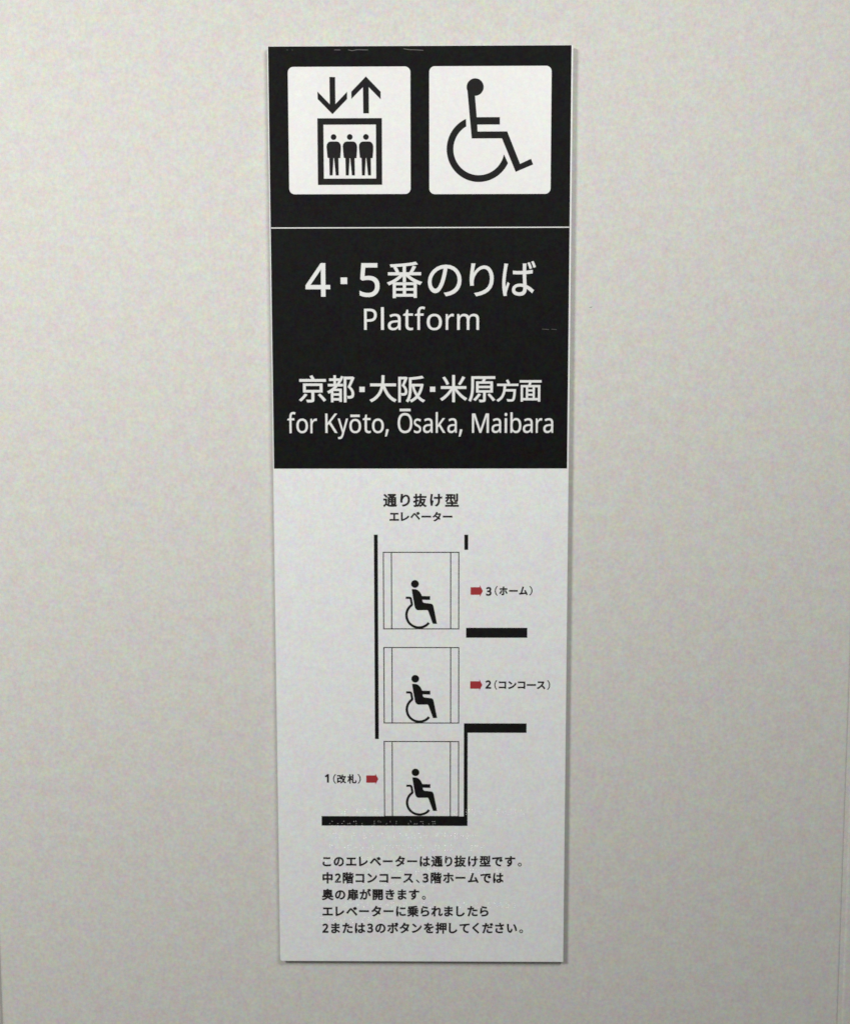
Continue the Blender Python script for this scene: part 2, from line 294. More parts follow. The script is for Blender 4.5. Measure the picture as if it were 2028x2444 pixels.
# ------------------------------------------------------------------ lettering
# glyph outlines: per closed contour, delta-coded cubic points (left handle, point, right handle), 1000 units to the em
GLYPHS = {
'~,': '120 -246 -42 0 18 72 18 80 19 86 18 87 14 76 9 67 60 0 59 0 60 0 5 -7 4 -7 5 -7 -17 -68 -24 -74 -31 -81 -31 -81 -31 -75 -31 -68 -41 0',
'~1': '568 0 -54 0 0 318 0 317 0 318 0 55 0 44 2 33 1 33 2 34 2 36 -20 -19 -19 -17 -16 -15 -17 -14 -21 -19 -25 -21 -48 -40 -49 -39 -48 -40 -29 38 -30 37 -29 38 123 95 123 96 122 95 47 0 46 0 47 0 0 -454 0 -455 0 -454 -55 0',
'~2': '392 0 -300 0 0 46 0 47 0 46 119 121 119 120 119 120 68 69 58 61 48 54 47 53 35 53 24 51 25 52 12 56 0 61 0 75 -23 57 -44 39 -45 39 -58 19 -71 0 -66 0 -58 -11 -51 -23 -50 -23 -51 -32 -52 -41 -30 38 -30 38 -30 37 53 45 62 38 69 31 70 31 78 16 86 0 127 0 101 -33 74 -64 74 -64 37 -89 0 -113 0 -72 -15 -66 -29 -62 -30 -62 -40 -61 -53 -61 -52 -61 -61 -65 -70 -69 -95 -93 -95 -94 -94 -94 0 -2 0 -3 0 -2 229 0 230 0 230 0 0 -51 0 -51 0 -51 -300 0',
'~3': '581 -19 -121 0 -71 0 -66 5 -61 11 -61 11 -59 19 -56 28 0 53 0 52 0 52 57 -28 62 -22 66 -16 66 -16 64 -8 61 0 122 0 88 24 55 48 54 48 27 65 0 84 0 86 -34 61 -67 38 -66 37 -94 19 -121 0 -44 0 -44 0 -44 0 0 48 0 48 0 47 45 0 44 0 45 0 112 0 85 24 58 47 58 47 29 62 0 78 0 66 -23 52 -44 36 -45 36 -60 18 -77 0 -74 0 -63 -11 -52 -21 -52 -22 -51 -27 -51 -33 -28 38 -28 38 -28 38 48 38 60 34 72 28 72 28 82 14 91 0 143 0 106 -32 69 -64 70 -64 34 -80 0 -98 0 -92 -25 -73 -51 -54 -51 -54 -69 -36 -86 -18 0 -3 0 -2 0 -3 109 -12 82 -35 53 -56 54 -56 26 -73 0 -90 0 -79 -18 -71 -37 -61 -37 -62 -57 -48 -77 -35 -77 -34',
'~4': '747 0 -54 0 0 103 0 103 0 103 -218 0 -217 0 -218 0 0 48 0 48 0 48 214 306 214 306 214 306 58 0 58 0 57 0 0 -304 0 -303 0 -304 67 0 66 0 66 0 0 -50 0 -50 0 -51 -66 0 -66 0 -67 0 0 -103 0 -103 0 -103 -54 0/341 654 -137 -194 163 0 163 0 163 0 0 143 0 144 0 143 0 66 1 56 2 47 2 46 2 45 3 42 -3 0 -2 0 -3 0 -10 -25 -13 -26 -15 -28 -15 -28 -15 -23 -14 -19 -136 -195',
'~5': '634 -19 -160 0 -70 0 -66 6 -62 13 -62 13 -52 18 -42 24 0 53 0 53 0 53 46 -28 56 -22 65 -16 66 -16 63 -8 59 0 101 0 81 24 62 48 62 47 31 75 0 100 0 89 -28 69 -55 47 -54 48 -87 24 -118 0 -36 0 -41 -3 -45 -6 -46 -7 -37 -6 -28 -7 -28 18 -28 18 -28 18 17 214 17 215 17 214 228 0 228 0 228 0 0 -50 0 -51 0 -51 -180 0 -180 0 -180 0 -11 -132 -11 -132 -11 -132 22 4 29 5 37 5 37 5 41 2 44 0 140 0 112 -35 82 -70 83 -70 41 -98 0 -128 0 -141 -44 -111 -90 -81 -90 -81',
'~K': '243 0 -58 0 0 454 0 455 0 454 58 0 57 0 57 0 0 -224 0 -224 0 -224 40 44 39 43 39 43 38 43 39 44 40 43 123 137 123 138 123 137 66 0 67 0 67 0 -180 -198 -180 -197 -180 -198 187 -257 187 -256 187 -257 -67 0 -68 0 -67 0 -161 217 -161 217 -162 217 -46 -41 -46 -40 -47 -41 0 -176 0 -177 0 -176 -57 0',
'~M': '238 0 -53 0 0 454 0 455 0 454 85 0 85 0 84 0 140 -372 140 -372 140 -373 3 0 2 0 3 0 143 373 142 372 143 372 84 0 84 0 84 0 0 -454 0 -455 0 -454 -57 0 -57 0 -56 0 0 279 0 280 0 279 0 66 1 66 4 65 3 65 3 53 2 40 -2 0 -3 0 -2 0 -152 -397 -151 -398 -152 -398 -47 0 -47 0 -47 0 -150 398 -149 399 -150 398 -3 0 -2 0 -3 0 4 -39 3 -53 3 -67 2 -67 2 -70 0 -72 0 -276 0 -275 0 -276 -53 0',
'~O': '884 -19 -137 0 -142 0 -117 29 -94 59 -93 58 -70 82 -46 106 -46 106 -23 123 0 142 0 140 23 122 46 104 46 105 70 81 93 59 94 58 118 29 143 0 136 0 114 -29 93 -57 93 -58 71 -82 47 -105 48 -105 24 -123 0 -141 0 -142 -24 -123 -48 -105 -47 -105 -71 -82 -93 -58 -93 -59/593 130 154 0 155 0 113 49 72 99 71 99 35 135 0 172 0 171 -35 135 -71 97 -72 98 -112 49 -154 0 -154 0 -114 -49 -73 -98 -74 -97 -36 -135 0 -171 0 -172 36 -135 73 -99 72 -99',
'~P': '243 0 -58 0 0 454 0 455 0 454 121 0 120 0 120 0 178 0 130 -35 82 -70 81 -70 41 -98 0 -128 0 -75 -17 -70 -34 -66 -33 -65 -57 -53 -80 -41 -79 -41 -108 -20 -136 0 -53 0 -52 0 -52 0 0 -177 0 -177 0 -177 -57 0/357 857 0 -179 46 0 46 0 46 0 129 0 97 21 64 42 63 42 32 71 0 101 0 88 -28 65 -56 43 -56 44 -88 21 -121 0 -58 0 -58 0 -58 0 0 -179',
'~a': '497 -19 -86 0 -93 0 -77 24 -62 49 -61 49 -30 77 0 105 0 101 40 79 80 55 80 56 124 30 167 5 58 2 57 2 58 2 0 20 0 21 0 20 0 85 -18 59 -37 33 -37 34 -52 16 -68 0 -53 0 -51 -8 -48 -16 -49 -16 -45 -18 -42 -20 -17 42 -17 42 -17 42 44 24 53 21 61 17 61 17 64 9 66 0 125 0 92 -28 60 -54 60 -55 30 -87 0 -120 0 -232 0 -233 0 -232 -41 0 -41 0 -41 0 -10 48 -11 49 -11 48 -3 0 -2 0 -3 0 -44 -56 -47 -41 -49 -27 -49 -27/394 116 55 0 86 0 72 24 58 48 57 48 28 73 0 100 0 30 0 31 0 30 -50 -2 -50 -2 -50 -1 -128 -6 -88 -20 -49 -36 -49 -35 -24 -50 0 -65 0 -58 17 -42 35 -26 35 -27',
'~b': '773 -19 -126 0 -80 0 -65 15 -51 29 -51 29 -40 35 -30 41 -4 0 -5 0 -4 0 -11 -43 -12 -44 -11 -43 -40 0 -41 0 -40 0 0 484 0 484 0 483 56 0 56 0 56 0 0 -117 0 -118 0 -118 0 -43 -1 -41 -2 -37 -1 -38 -3 -29 -2 -22 3 0 3 0 3 0 30 43 40 37 51 29 51 29 65 15 80 0 128 0 102 -45 77 -88 77 -88 38 -133 0 -175 0 -176 -38 -132 -78 -89 -78 -90/510 120 113 0 91 0 69 34 45 68 45 67 23 97 0 128 0 258 -93 129 -184 0 -109 0 -75 -31 -42 -62 -42 -63 -21 -96 0 -132 0 -2 0 -3 0 -2 0 -126 21 -97 41 -66 42 -67',
'~f': '264 0 -56 0 0 298 0 298 0 298 -60 0 -60 0 -59 0 0 26 0 26 0 26 59 19 60 19 60 19 0 20 0 20 0 19 0 133 29 95 59 58 59 58 81 29 104 0 41 0 37 -4 34 -7 34 -7 29 -8 24 -9 -15 -43 -14 -44 -15 -44 -20 6 -24 6 -27 7 -26 6 -28 3 -28 0 -56 0 -41 -18 -28 -38 -27 -38 -14 -58 0 -81 0 -22 0 -22 0 -22 86 0 86 0 86 0 0 -44 0 -43 0 -43 -86 0 -86 0 -86 0 0 -298 0 -298 0 -298 -56 0',
'~i': '274 1193 -26 0 -28 0 -23 9 -19 18 -20 18 -9 27 0 35 0 37 9 27 20 18 19 17 23 8 28 0 26 0 22 -8 20 -17 20 -18 10 -27 0 -37 0 -35 -10 -27 -20 -18 -20 -18/218 0 -56 0 0 341 0 341 0 342 56 0 56 0 56 0 0 -342 0 -341 0 -341 -56 0',
'~k': '218 0 -56 0 0 484 0 484 0 483 56 0 55 0 55 0 0 -252 0 -253 0 -253 0 -20 0 -27 -1 -33 -2 -33 -2 -29 -2 -24 2 0 3 0 2 0 8 10 12 15 15 19 15 19 16 19 16 20 16 20 13 16 12 13 109 115 108 115 109 116 66 0 65 0 66 0 -138 -146 -138 -146 -138 -146 147 -195 148 -196 148 -195 -68 0 -67 0 -68 0 -118 159 -119 159 -118 159 -39 -33 -39 -34 -39 -34 0 -125 0 -126 0 -125 -55 0',
'~l': '218 0 -56 0 0 484 0 484 0 483 56 0 56 0 56 0 0 -483 0 -484 0 -484 -56 0',
'~m': '218 0 -56 0 0 341 0 341 0 342 46 0 45 0 45 0 8 -47 8 -46 9 -47 3 0 3 0 3 0 32 54 43 39 54 26 54 27 58 13 61 0 160 0 105 -58 48 -114 3 0 4 0 3 0 34 58 47 44 59 28 59 28 63 14 66 0 116 0 87 -30 57 -59 57 -59 29 -96 0 -133 0 -222 0 -222 0 -222 -56 0 -55 0 -55 0 0 220 0 219 0 220 0 161 -70 81 -139 0 -99 0 -71 -28 -42 -58 -43 -57 -21 -83 0 -110 0 -188 0 -189 0 -188 -56 0 -55 0 -56 0 0 220 0 219 0 220 0 161 -70 81 -140 0 -103 0 -71 -32 -39 -63 -40 -64 -20 -91 0 -120 0 -177 0 -177 0 -177 -56 0',
'~o': '721 -19 -146 0 -91 0 -80 21 -71 41 -70 41 -56 61 -41 79 -41 80 -20 96 0 114 0 169 43 130 85 92 85 92 116 46 147 0 92 0 82 -21 71 -41 71 -42 55 -60 40 -78 40 -78 20 -96 0 -113 0 -170 -43 -131 -86 -93 -86 -93/474 120 105 0 103 0 75 36 49 70 48 71 24 96 0 121 0 121 -24 94 -48 69 -49 69 -76 34 -104 0 -105 0 -75 -34 -48 -69 -47 -69 -23 -94 0 -121 0 -121 24 -96 47 -71 48 -70',
'~r': '218 0 -56 0 0 341 0 341 0 342 46 0 46 0 46 0 6 -63 7 -62 6 -63 2 0 3 0 3 0 33 56 42 49 52 41 53 40 61 21 72 0 19 0 20 -1 23 -2 22 -2 19 -3 17 -4 -7 -51 -7 -52 -7 -52 -17 4 -18 3 -19 3 -20 3 -19 1 -18 0 -52 0 -49 -14 -46 -29 -46 -29 -36 -40 -28 -51 -27 -52 -14 -60 0 -69 0 -182 0 -182 0 -182 -56 0',
'~s': '545 -19 -125 0 -71 0 -62 6 -51 11 -52 12 -45 15 -40 21 0 51 0 51 0 51 41 -21 49 -19 58 -17 58 -17 59 -9 60 0 85 0 62 14 38 28 38 27 19 37 0 45 0 26 -7 23 -14 20 -14 20 -25 21 -36 20 -36 21 -52 22 -68 26 -66 25 -56 26 -48 25 -47 26 -36 30 -25 36 -26 36 -13 45 0 56 0 87 36 67 70 47 71 47 93 24 114 0 63 0 58 -6 54 -13 54 -12 51 -16 47 -22 -19 -45 -19 -44 -20 -45 -43 18 -45 15 -47 13 -47 13 -49 6 -49 0 -69 0 -53 -11 -36 -22 -36 -23 -18 -30 0 -38 0 -28 8 -24 17 -20 16 -19 28 -19 39 -19 39 -18 51 -23 65 -25 65 -24 56 -25 45 -26 46 -26 35 -31 24 -36 25 -35 12 -46 0 -54 0 -100 -37 -75 -74 -51 -74 -51',
'~t': '506 -19 -31 0 -53 0 -49 9 -46 19 -45 18 -36 32 -28 46 -28 46 -14 64 0 83 0 198 0 199 0 199 -49 0 -48 0 -48 0 0 26 0 27 0 27 49 22 49 22 49 23 22 72 22 73 22 72 34 0 33 0 33 0 0 -78 0 -78 0 -78 98 0 99 0 99 0 0 -44 0 -43 0 -43 -99 0 -99 0 -98 0 0 -198 0 -197 0 -197 0 -63 15 -46 30 -30 30 -30 38 -15 47 0 26 0 26 3 26 4 27 5 22 4 16 5 0 -42 0 -43 0 -43 -17 -8 -26 -8 -33 -6 -33 -5',
'~y': '260 -458 -100 0 -30 0 -27 1 -23 3 -23 4 -19 3 -17 4 0 45 0 44 0 45 14 -3 17 -2 20 -3 19 -3 21 -1 22 0 58 0 47 17 36 33 36 33 28 44 22 55 18 45 18 45 17 45 -137 343 -138 342 -137 343 60 0 60 0 59 0 74 -195 74 -194 74 -194 19 -51 17 -49 15 -46 16 -46 11 -45 8 -42 2 0 3 0 2 0 8 32 12 42 16 51 16 52 17 52 19 52 70 194 69 193 69 194 61 0 60 0 61 0 -147 -389 -147 -388 -147 -388 -36 -97 -46 -77 -57 -57 -56 -58',
'、': '208 23 64 -79 22 19 23 20 22 19 -61 73 -90 90 -72 58 -21 -19 -22 -19 -21 -19 70 -57',
'。': '278 243 -85 0 -82 0 -69 -68 0 -83 0 -85 69 -68 82 0 85 0 67 68 0 85 0 83/250 -10 -57 0 -55 0 -45 45 0 57 0 54 45 46 55 0 57 0 45 -46 0 -54 0 -57',
'い': '218 671 4 24 -32 1 -32 0 -33 1 6 -24 1 -42 0 -23 0 -57 2 -122 9 -87 27 -257 91 -94 94 0 67 0 61 58 60 169 -21 24 -21 23 -21 24 -26 -100 -47 -103 -51 0 -70 0 -51 110 -14 166 -7 83 0 91 0 62 0 26/829 552 -88 115 -26 -9 -26 -9 -26 -9 96 -116 59 -204 18 -181 27 11 26 11 27 11 -15 168',
'が': '826 577 -61 81 -25 -11 -24 -11 -24 -11 71 -81 77 -174 30 -102 26 12 25 12 26 13 -33 92/801 768 -24 34 -18 -7 -18 -7 -18 -7 27 -38 34 -61 19 -40 19 8 18 8 18 8 -21 40/912 806 -26 36 -18 -7 -17 -7 -18 -8 28 -37 33 -57 22 -43 18 8 18 8 18 8 -19 37/96 554 -32 1 3 -29 3 -29 3 -28 25 4 41 5 23 3 42 4 43 4 42 5 -34 -134 -75 -227 -101 -135 27 -11 26 -11 27 -11 106 168 68 226 36 143 43 4 40 3 24 0 64 0 41 -17 0 -91 0 -107 -16 -130 -30 -67 -20 -44 -31 -8 -37 0 -28 0 -52 8 -41 13 4 -28 4 -28 4 -28 32 -7 47 -7 39 0 64 0 49 16 32 67 41 82 17 159 0 118 0 136 -73 33 -89 0 -24 0 -41 -3 -47 -4 9 48 9 47 8 47 3 20 4 21 4 19 -30 3 -31 3 -30 3 0 -68 -11 -78 -15 -72 -61 -4 -58 -5 -33 -1 -32 -1',
'き': '280 229 24 35 -26 5 -26 5 -26 6 -22 -44 -17 -42 0 -57 1 -127 110 -58 195 0 84 0 79 6 70 11 1 27 1 26 1 27 -72 -15 -73 -6 -92 0 -156 0 -74 41 0 82 0 44/492 725 8 -30 2 -8 2 -9 3 -8 -96 -5 -113 3 -120 14 2 -24 2 -24 1 -25 125 -11 122 -2 96 6 9 -26 9 -25 9 -26 6 -18 7 -17 6 -17 -112 -10 -151 -1 -150 16 2 -25 1 -25 1 -25 154 -11 163 2 121 11 22 -49 26 -48 30 -46 -32 4 -65 7 -52 6 -3 -20 -2 -21 -2 -20 68 -8 94 -9 56 -15 13 20 14 21 14 20 -14 14 -12 13 -11 16 -26 38 -23 42 -21 43 70 10 62 13 48 13 -4 25 -4 25 -4 25 -47 -15 -69 -18 -83 -10 -8 20 -7 20 -8 20 -7 22 -7 23 -8 23 69 9 71 15 56 16 -3 24 -4 24 -3 24 -64 -21 -70 -15 -71 -9 -11 40 -8 41 -4 37 -29 -3 -28 -4 -28 -3 10 -28',
'く': '680 718 21 17 -25 22 -24 22 -25 21 -12 -18 -25 -28 -20 -20 -67 -69 -152 -119 -74 -63 -90 -76 -12 -43 95 -78 92 -77 152 -129 69 -72 25 -24 23 -25 21 -24 24 22 23 22 24 22 -106 106 -177 140 -90 76 -63 53 0 17 60 50 74 62 143 113 68 60 17 14',
'け': '249 743 5 19 -31 3 -31 3 -31 3 0 -18 -1 -26 -4 -23 -12 -83 -26 -153 0 -161 0 -126 33 -129 20 -61 23 3 22 2 23 3 -1 10 -1 14 -1 10 -1 11 3 19 3 15 11 48 30 102 24 70 -15 8 -14 9 -14 9 -19 -50 -21 -61 -14 -42 -38 164 35 217 31 145 4 19/437 563 -43 7 0 -26 0 -27 0 -26 43 -3 71 -3 48 0 40 0 43 1 43 2 0 -10 0 -11 0 -10 0 -191 -6 -113 -107 -93 -23 -24 -41 -25 -32 -13 24 -19 24 -19 25 -19 211 125 0 162 0 229 0 12 0 11 0 12 59 4 56 6 46 7 0 27 0 27 0 27 -47 -11 -57 -7 -58 -5 -1 51 0 50 0 50 0 22 1 20 2 17 -31 0 -31 0 -31 0 3 -16 4 -21 2 -23 2 -25 3 -67 1 -63 -42 -1 -43 -1 -40 0 -54 0',
'こ': '306 690 -72 9 0 -27 0 -28 0 -27 79 -6 84 -5 100 0 92 0 109 7 68 5 0 27 0 28 0 27 -72 -7 -102 -7 -95 0 -100 0/261 258 13 40 -27 2 -27 3 -27 3 -9 -41 -12 -47 0 -51 0 -125 118 -67 202 0 141 0 127 15 71 20 0 28 0 29 -1 29 -74 -25 -129 -15 -137 0 -159 0 -78 53 0 75 0 37',
'さ': '281 263 30 48 -26 6 -26 6 -26 6 -28 -59 -20 -52 0 -55 0 -135 120 -70 189 0 110 0 85 11 62 11 1 27 1 26 2 27 -70 -16 -86 -10 -101 1 -148 1 -86 42 0 94 0 48/304 610 -147 18 1 -26 1 -27 0 -26 157 -13 143 0 118 11 34 -83 48 -88 39 -56 -36 4 -74 6 -55 5 -2 -23 -2 -22 -2 -22 71 -5 121 -11 48 -11 13 19 14 18 13 19 -15 17 -15 16 -13 19 -37 52 -44 77 -31 77 67 8 78 14 61 18 -3 26 -3 26 -3 26 -67 -23 -83 -16 -72 -10 -20 58 -18 66 -8 46 -28 -3 -28 -4 -28 -3 9 -26 9 -31 7 -21 10 -30 10 -30 10 -30 -110 -8',
'し': '334 743 4 33 -33 0 -34 0 -33 1 6 -29 2 -36 0 -37 0 -105 -10 -251 0 -148 0 -162 99 -60 143 0 219 0 128 126 69 94 -19 23 -19 22 -19 23 -71 -104 -103 -102 -182 0 -95 0 -68 39 0 109 0 149 8 234 4 113 1 33',
'す': '550 415 15 -45 9 -93 -38 -47 -58 0 -56 0 -46 37 0 62 0 64 49 41 52 0 40 0/206 652 -110 -2 0 -25 1 -26 1 -26 124 9 169 7 152 1 0 -33 0 -34 1 -33 -20 7 -22 4 -25 0 -95 0 -80 -75 0 -98 0 -109 79 -58 84 0 34 0 29 9 24 18 -40 -90 -92 -56 -132 -30 22 -22 22 -22 22 -22 232 70 66 149 0 135 0 49 -11 44 -21 34 0 55 -1 55 -1 54 5 0 5 0 4 0 146 0 90 -2 56 -3 0 25 1 25 0 24 -48 0 -122 1 -122 0 -5 0 -5 0 -5 0 1 22 0 21 0 22 1 13 2 39 2 10 -30 0 -30 0 -30 0 1 -7 4 -29 1 -26 0 -22 1 -22 1 -22 -149 -2',
'た': '587 485 -52 -5 0 -25 0 -24 0 -25 61 7 61 3 63 0 58 0 58 -5 51 -7 1 25 0 26 1 25 -54 6 -59 3 -59 0 -64 0/547 205 9 33 -25 2 -25 3 -25 2 -8 -42 -7 -37 0 -39 0 -98 86 -48 157 0 73 0 65 6 54 8 1 27 1 27 1 27 -61 -13 -68 -7 -65 0 -143 0 -25 46 0 46 0 26/253 617 -33 0 -36 0 -36 1 -47 6 1 -26 1 -26 1 -25 35 -2 36 -2 44 0 28 0 31 1 33 2 -8 -36 -10 -38 -8 -33 -37 -140 -71 -202 -60 -103 30 -10 29 -10 29 -10 52 110 65 205 38 141 12 44 11 46 9 44 70 7 73 11 64 15 0 27 0 26 0 26 -60 -16 -66 -12 -65 -8 5 25 5 24 5 25 4 20 8 38 6 22 -32 2 -32 3 -32 2 2 -20 0 -34 -5 -28 -3 -20 -4 -32 -7 -35 -39 -3',
'だ': '558 471 -53 -5 0 -25 0 -25 0 -25 61 7 61 4 63 0 58 0 58 -5 51 -7 1 25 1 26 0 25 -54 6 -59 3 -59 0 -64 0/517 191 9 33 -25 2 -25 3 -25 2 -9 -42 -6 -38 0 -38 0 -98 86 -49 157 0 73 0 65 7 54 8 1 27 1 27 1 27 -61 -13 -68 -7 -65 0 -142 0 -26 46 0 46 0 26/778 703 -26 36 -18 -8 -18 -8 -17 -7 27 -38 34 -60 20 -41 17 8 18 8 18 8 -20 41/888 742 -27 38 -17 -8 -17 -8 -18 -7 28 -38 33 -57 22 -44 18 8 18 8 18 8 -19 38/223 603 -33 0 -36 0 -36 1 -47 6 1 -26 1 -25 1 -26 36 -2 35 -2 44 0 28 0 31 1 33 2 -8 -36 -9 -38 -9 -33 -37 -140 -71 -202 -59 -103 29 -10 29 -10 29 -10 52 109 65 206 39 141 11 44 10 46 10 44 70 8 73 11 64 14 0 26 0 26 0 26 -60 -15 -66 -12 -65 -8 5 25 5 24 5 25 4 20 8 38 6 21 -32 2 -32 3 -31 3 2 -20 -1 -34 -4 -28 -3 -20 -5 -32 -7 -35 -39 -3',
'て': '122 662 -37 -1 3 -29 3 -29 3 -29 107 23 254 24 106 12 -91 -55 -95 -126 0 -155 0 -222 210 -99 185 -7 9 28 10 27 9 28 -162 6 -181 61 0 196 0 117 87 151 141 46 51 15 87 1 57 0 0 27 0 26 0 27 -67 -3 -93 -6 -109 -9 -183 -15 -188 -19 -65 -7 -19 -2',
'で': '116 656 -37 -1 3 -29 3 -29 3 -29 107 23 254 24 107 12 -92 -55 -95 -126 0 -155 0 -222 210 -99 185 -7 9 28 10 27 9 28 -162 6 -181 61 0 195 0 118 87 151 141 46 51 15 87 1 57 0 0 27 0 26 0 27 -67 -3 -93 -6 -109 -9 -183 -15 -188 -19 -65 -7 -19 -2/752 484 -23 33 -17 -8 -17 -7 -17 -7 30 -41 29 -52 23 -48 17 8 16 8 17 8 -21 44/861 526 -24 33 -16 -8 -16 -8 -17 -7 31 -42 29 -49 24 -49 17 9 18 8 17 8 -23 44',
'に': '562 654 -108 18 0 -27 0 -26 0 -27 109 -12 194 0 106 12 0 27 0 27 0 27 -99 -15/483 230 10 37 -24 2 -24 2 -24 3 -11 -49 -6 -35 0 -34 0 -93 75 -56 167 0 103 0 83 9 63 12 -1 28 0 28 -1 28 -81 -18 -76 -8 -90 0 -135 0 -33 43 0 46 0 27/259 732 5 17 -30 2 -29 3 -30 3 0 -22 -3 -26 -4 -23 -12 -83 -33 -170 0 -146 0 -135 17 -114 20 -71 24 2 24 1 24 2 -1 10 -1 14 -1 11 -1 11 3 19 3 15 9 47 36 105 26 71 -14 10 -14 11 -14 11 -17 -41 -24 -60 -17 -45 -6 49 -3 42 0 49 0 111 30 179 20 91 4 18',
'の': '283 615 191 24 -11 -91 -20 -95 -25 -83 -51 -168 -52 -67 -47 0 -45 0 -58 56 0 126 0 135/544 548 13 93 169 -15 96 -124 0 -151 0 -172 -125 -95 -128 -28 -22 -5 -31 -5 -32 -3 15 -25 16 -24 16 -25 236 31 137 139 0 209 0 203 -148 164 -233 0 -243 0 -192 -189 0 -216 0 -165 88 -101 89 0 92 0 78 105 62 204 28 93',
'は': '248 744 6 17 -29 2 -30 2 -29 3 0 -21 -2 -27 -4 -23 -13 -83 -33 -190 0 -146 0 -135 18 -109 20 -71 24 2 23 1 23 2 -1 11 0 14 -1 10 -1 12 2 19 3 14 10 49 37 101 24 70 -14 10 -14 11 -13 11 -17 -41 -24 -61 -16 -45 -7 49 -3 42 0 48 0 111 30 197 20 93 3 18/641 194 32 -10 0 -11 1 -12 0 -12 0 -65 -25 -43 -84 0 -71 0 -50 28 0 50 0 49 53 32 74 0 36 0/743 747 3 20 -30 0 -30 0 -30 0 2 -17 2 -27 0 -17 0 -41 0 -41 0 -42 -31 0 -31 -1 -32 -1 -59 0 -53 3 -57 5 0 -25 0 -24 0 -25 59 -4 52 -3 56 0 32 0 32 1 32 1 1 -82 6 -97 3 -77 -29 6 -31 3 -33 0 -130 0 -75 -67 0 -83 0 -90 74 -53 133 0 135 0 38 79 0 81 0 7 0 7 0 7 50 -29 50 -39 50 -47 15 22 14 22 15 23 -52 46 -65 50 -80 32 -4 84 -7 99 -1 101 59 4 58 6 55 9 0 25 0 26 0 25 -53 -10 -59 -8 -60 -5 1 47 0 47 2 27 1 20',
'ば': '224 733 6 17 -29 2 -29 3 -30 3 0 -22 -2 -27 -4 -23 -12 -82 -33 -190 0 -146 0 -136 18 -108 19 -72 24 2 23 2 23 1 -1 11 -2 15 0 9 0 12 1 19 3 14 11 49 37 102 24 69 -14 10 -13 11 -14 11 -17 -40 -24 -61 -16 -46 -7 49 -3 42 0 49 0 110 30 198 20 93 3 18/825 753 -18 35 -16 -4 -16 -5 -16 -5 19 -39 22 -60 15 -43 17 6 17 6 17 6 -14 40/926 783 -19 36 -16 -5 -17 -5 -16 -6 21 -37 22 -58 16 -44 17 6 17 6 17 6 -15 40/617 184 32 -11 0 -11 1 -11 0 -12 0 -66 -25 -42 -83 0 -72 0 -50 27 0 51 0 48 53 32 74 0 35 0/718 736 4 21 -30 0 -30 0 -30 0 2 -18 2 -27 0 -17 0 -41 0 -41 0 -42 -31 0 -32 -1 -31 -1 -58 0 -54 3 -57 5 0 -24 0 -25 0 -25 59 -4 52 -2 57 0 31 0 32 1 32 1 1 -83 6 -97 3 -77 -29 6 -31 3 -32 0 -131 0 -74 -67 0 -82 0 -90 73 -55 134 0 134 0 38 81 0 81 0 7 0 7 0 6 51 -28 49 -40 50 -47 14 22 15 22 14 23 -52 46 -64 50 -80 32 -4 84 -7 99 -1 101 60 4 57 6 55 9 0 25 0 26 0 25 -53 -10 -58 -8 -61 -5 0 47 0 47 2 27 1 20',
'ま': '467 184 31 -7 0 -22 0 -22 1 -22 0 -69 -49 -18 -57 0 -98 0 -40 35 0 46 0 45 52 37 94 0 33 0/256 459 -72 12 1 -25 0 -25 0 -25 72 -8 109 -6 68 0 19 0 19 0 19 0 1 -45 1 -45 2 -45 -27 4 -28 2 -29 0 -143 0 -87 -62 0 -90 0 -96 78 -51 143 0 130 0 45 70 0 70 0 20 -1 21 -1 20 100 -36 83 -60 58 -54 16 24 15 23 15 24 -57 46 -101 73 -133 36 -2 51 -2 51 -3 51 95 3 88 8 93 12 1 25 0 25 0 25 -90 -14 -91 -9 -97 -4 0 4 0 4 0 4 0 42 0 43 0 42 96 5 95 9 78 9 1 24 0 25 0 24 -89 -14 -91 -9 -90 -4 1 20 0 21 0 20 1 29 2 20 3 17 -28 0 -28 0 -28 0 2 -13 2 -29 0 -17 0 -24 0 -23 0 -24 -15 0 -16 0 -15 0 -67 0 -123 10 -65 12 0 -25 1 -24 0 -25 63 -7 122 -10 70 0 15 0 14 0 15 0 0 -41 0 -42 0 -41 0 -5 0 -5 0 -5 -18 0 -18 0 -18 0 -66 0',
'ら': '419 754 -85 27 -7 -26 -7 -25 -6 -25 75 -21 216 -44 95 -13 6 26 6 25 7 26 -88 8/298 532 14 67 -28 4 -28 4 -28 3 -6 -104 -25 -209 -20 -91 25 -6 24 -6 25 -6 6 16 9 17 15 17 69 84 108 49 131 0 102 0 74 -56 0 -80 0 -136 -154 -91 -314 39 8 -27 8 -28 8 -27 370 -31 157 121 0 178 0 116 -101 92 -153 0 -119 0 -110 -38 -95 -83 11 63',
'り': '317 713 20 73 -29 0 -29 1 -29 1 -2 -26 -2 -29 -4 -30 -12 -81 -19 -146 0 -95 0 -64 6 -56 5 -38 26 2 25 2 26 2 -6 50 0 33 4 39 12 131 115 181 125 0 104 0 54 -113 0 -158 0 -250 -169 -88 -216 -32 15 -24 16 -24 15 -24 247 45 173 121 0 277 0 209 -94 133 -133 0 -126 0 -103 -125 -41 -101 6 69',
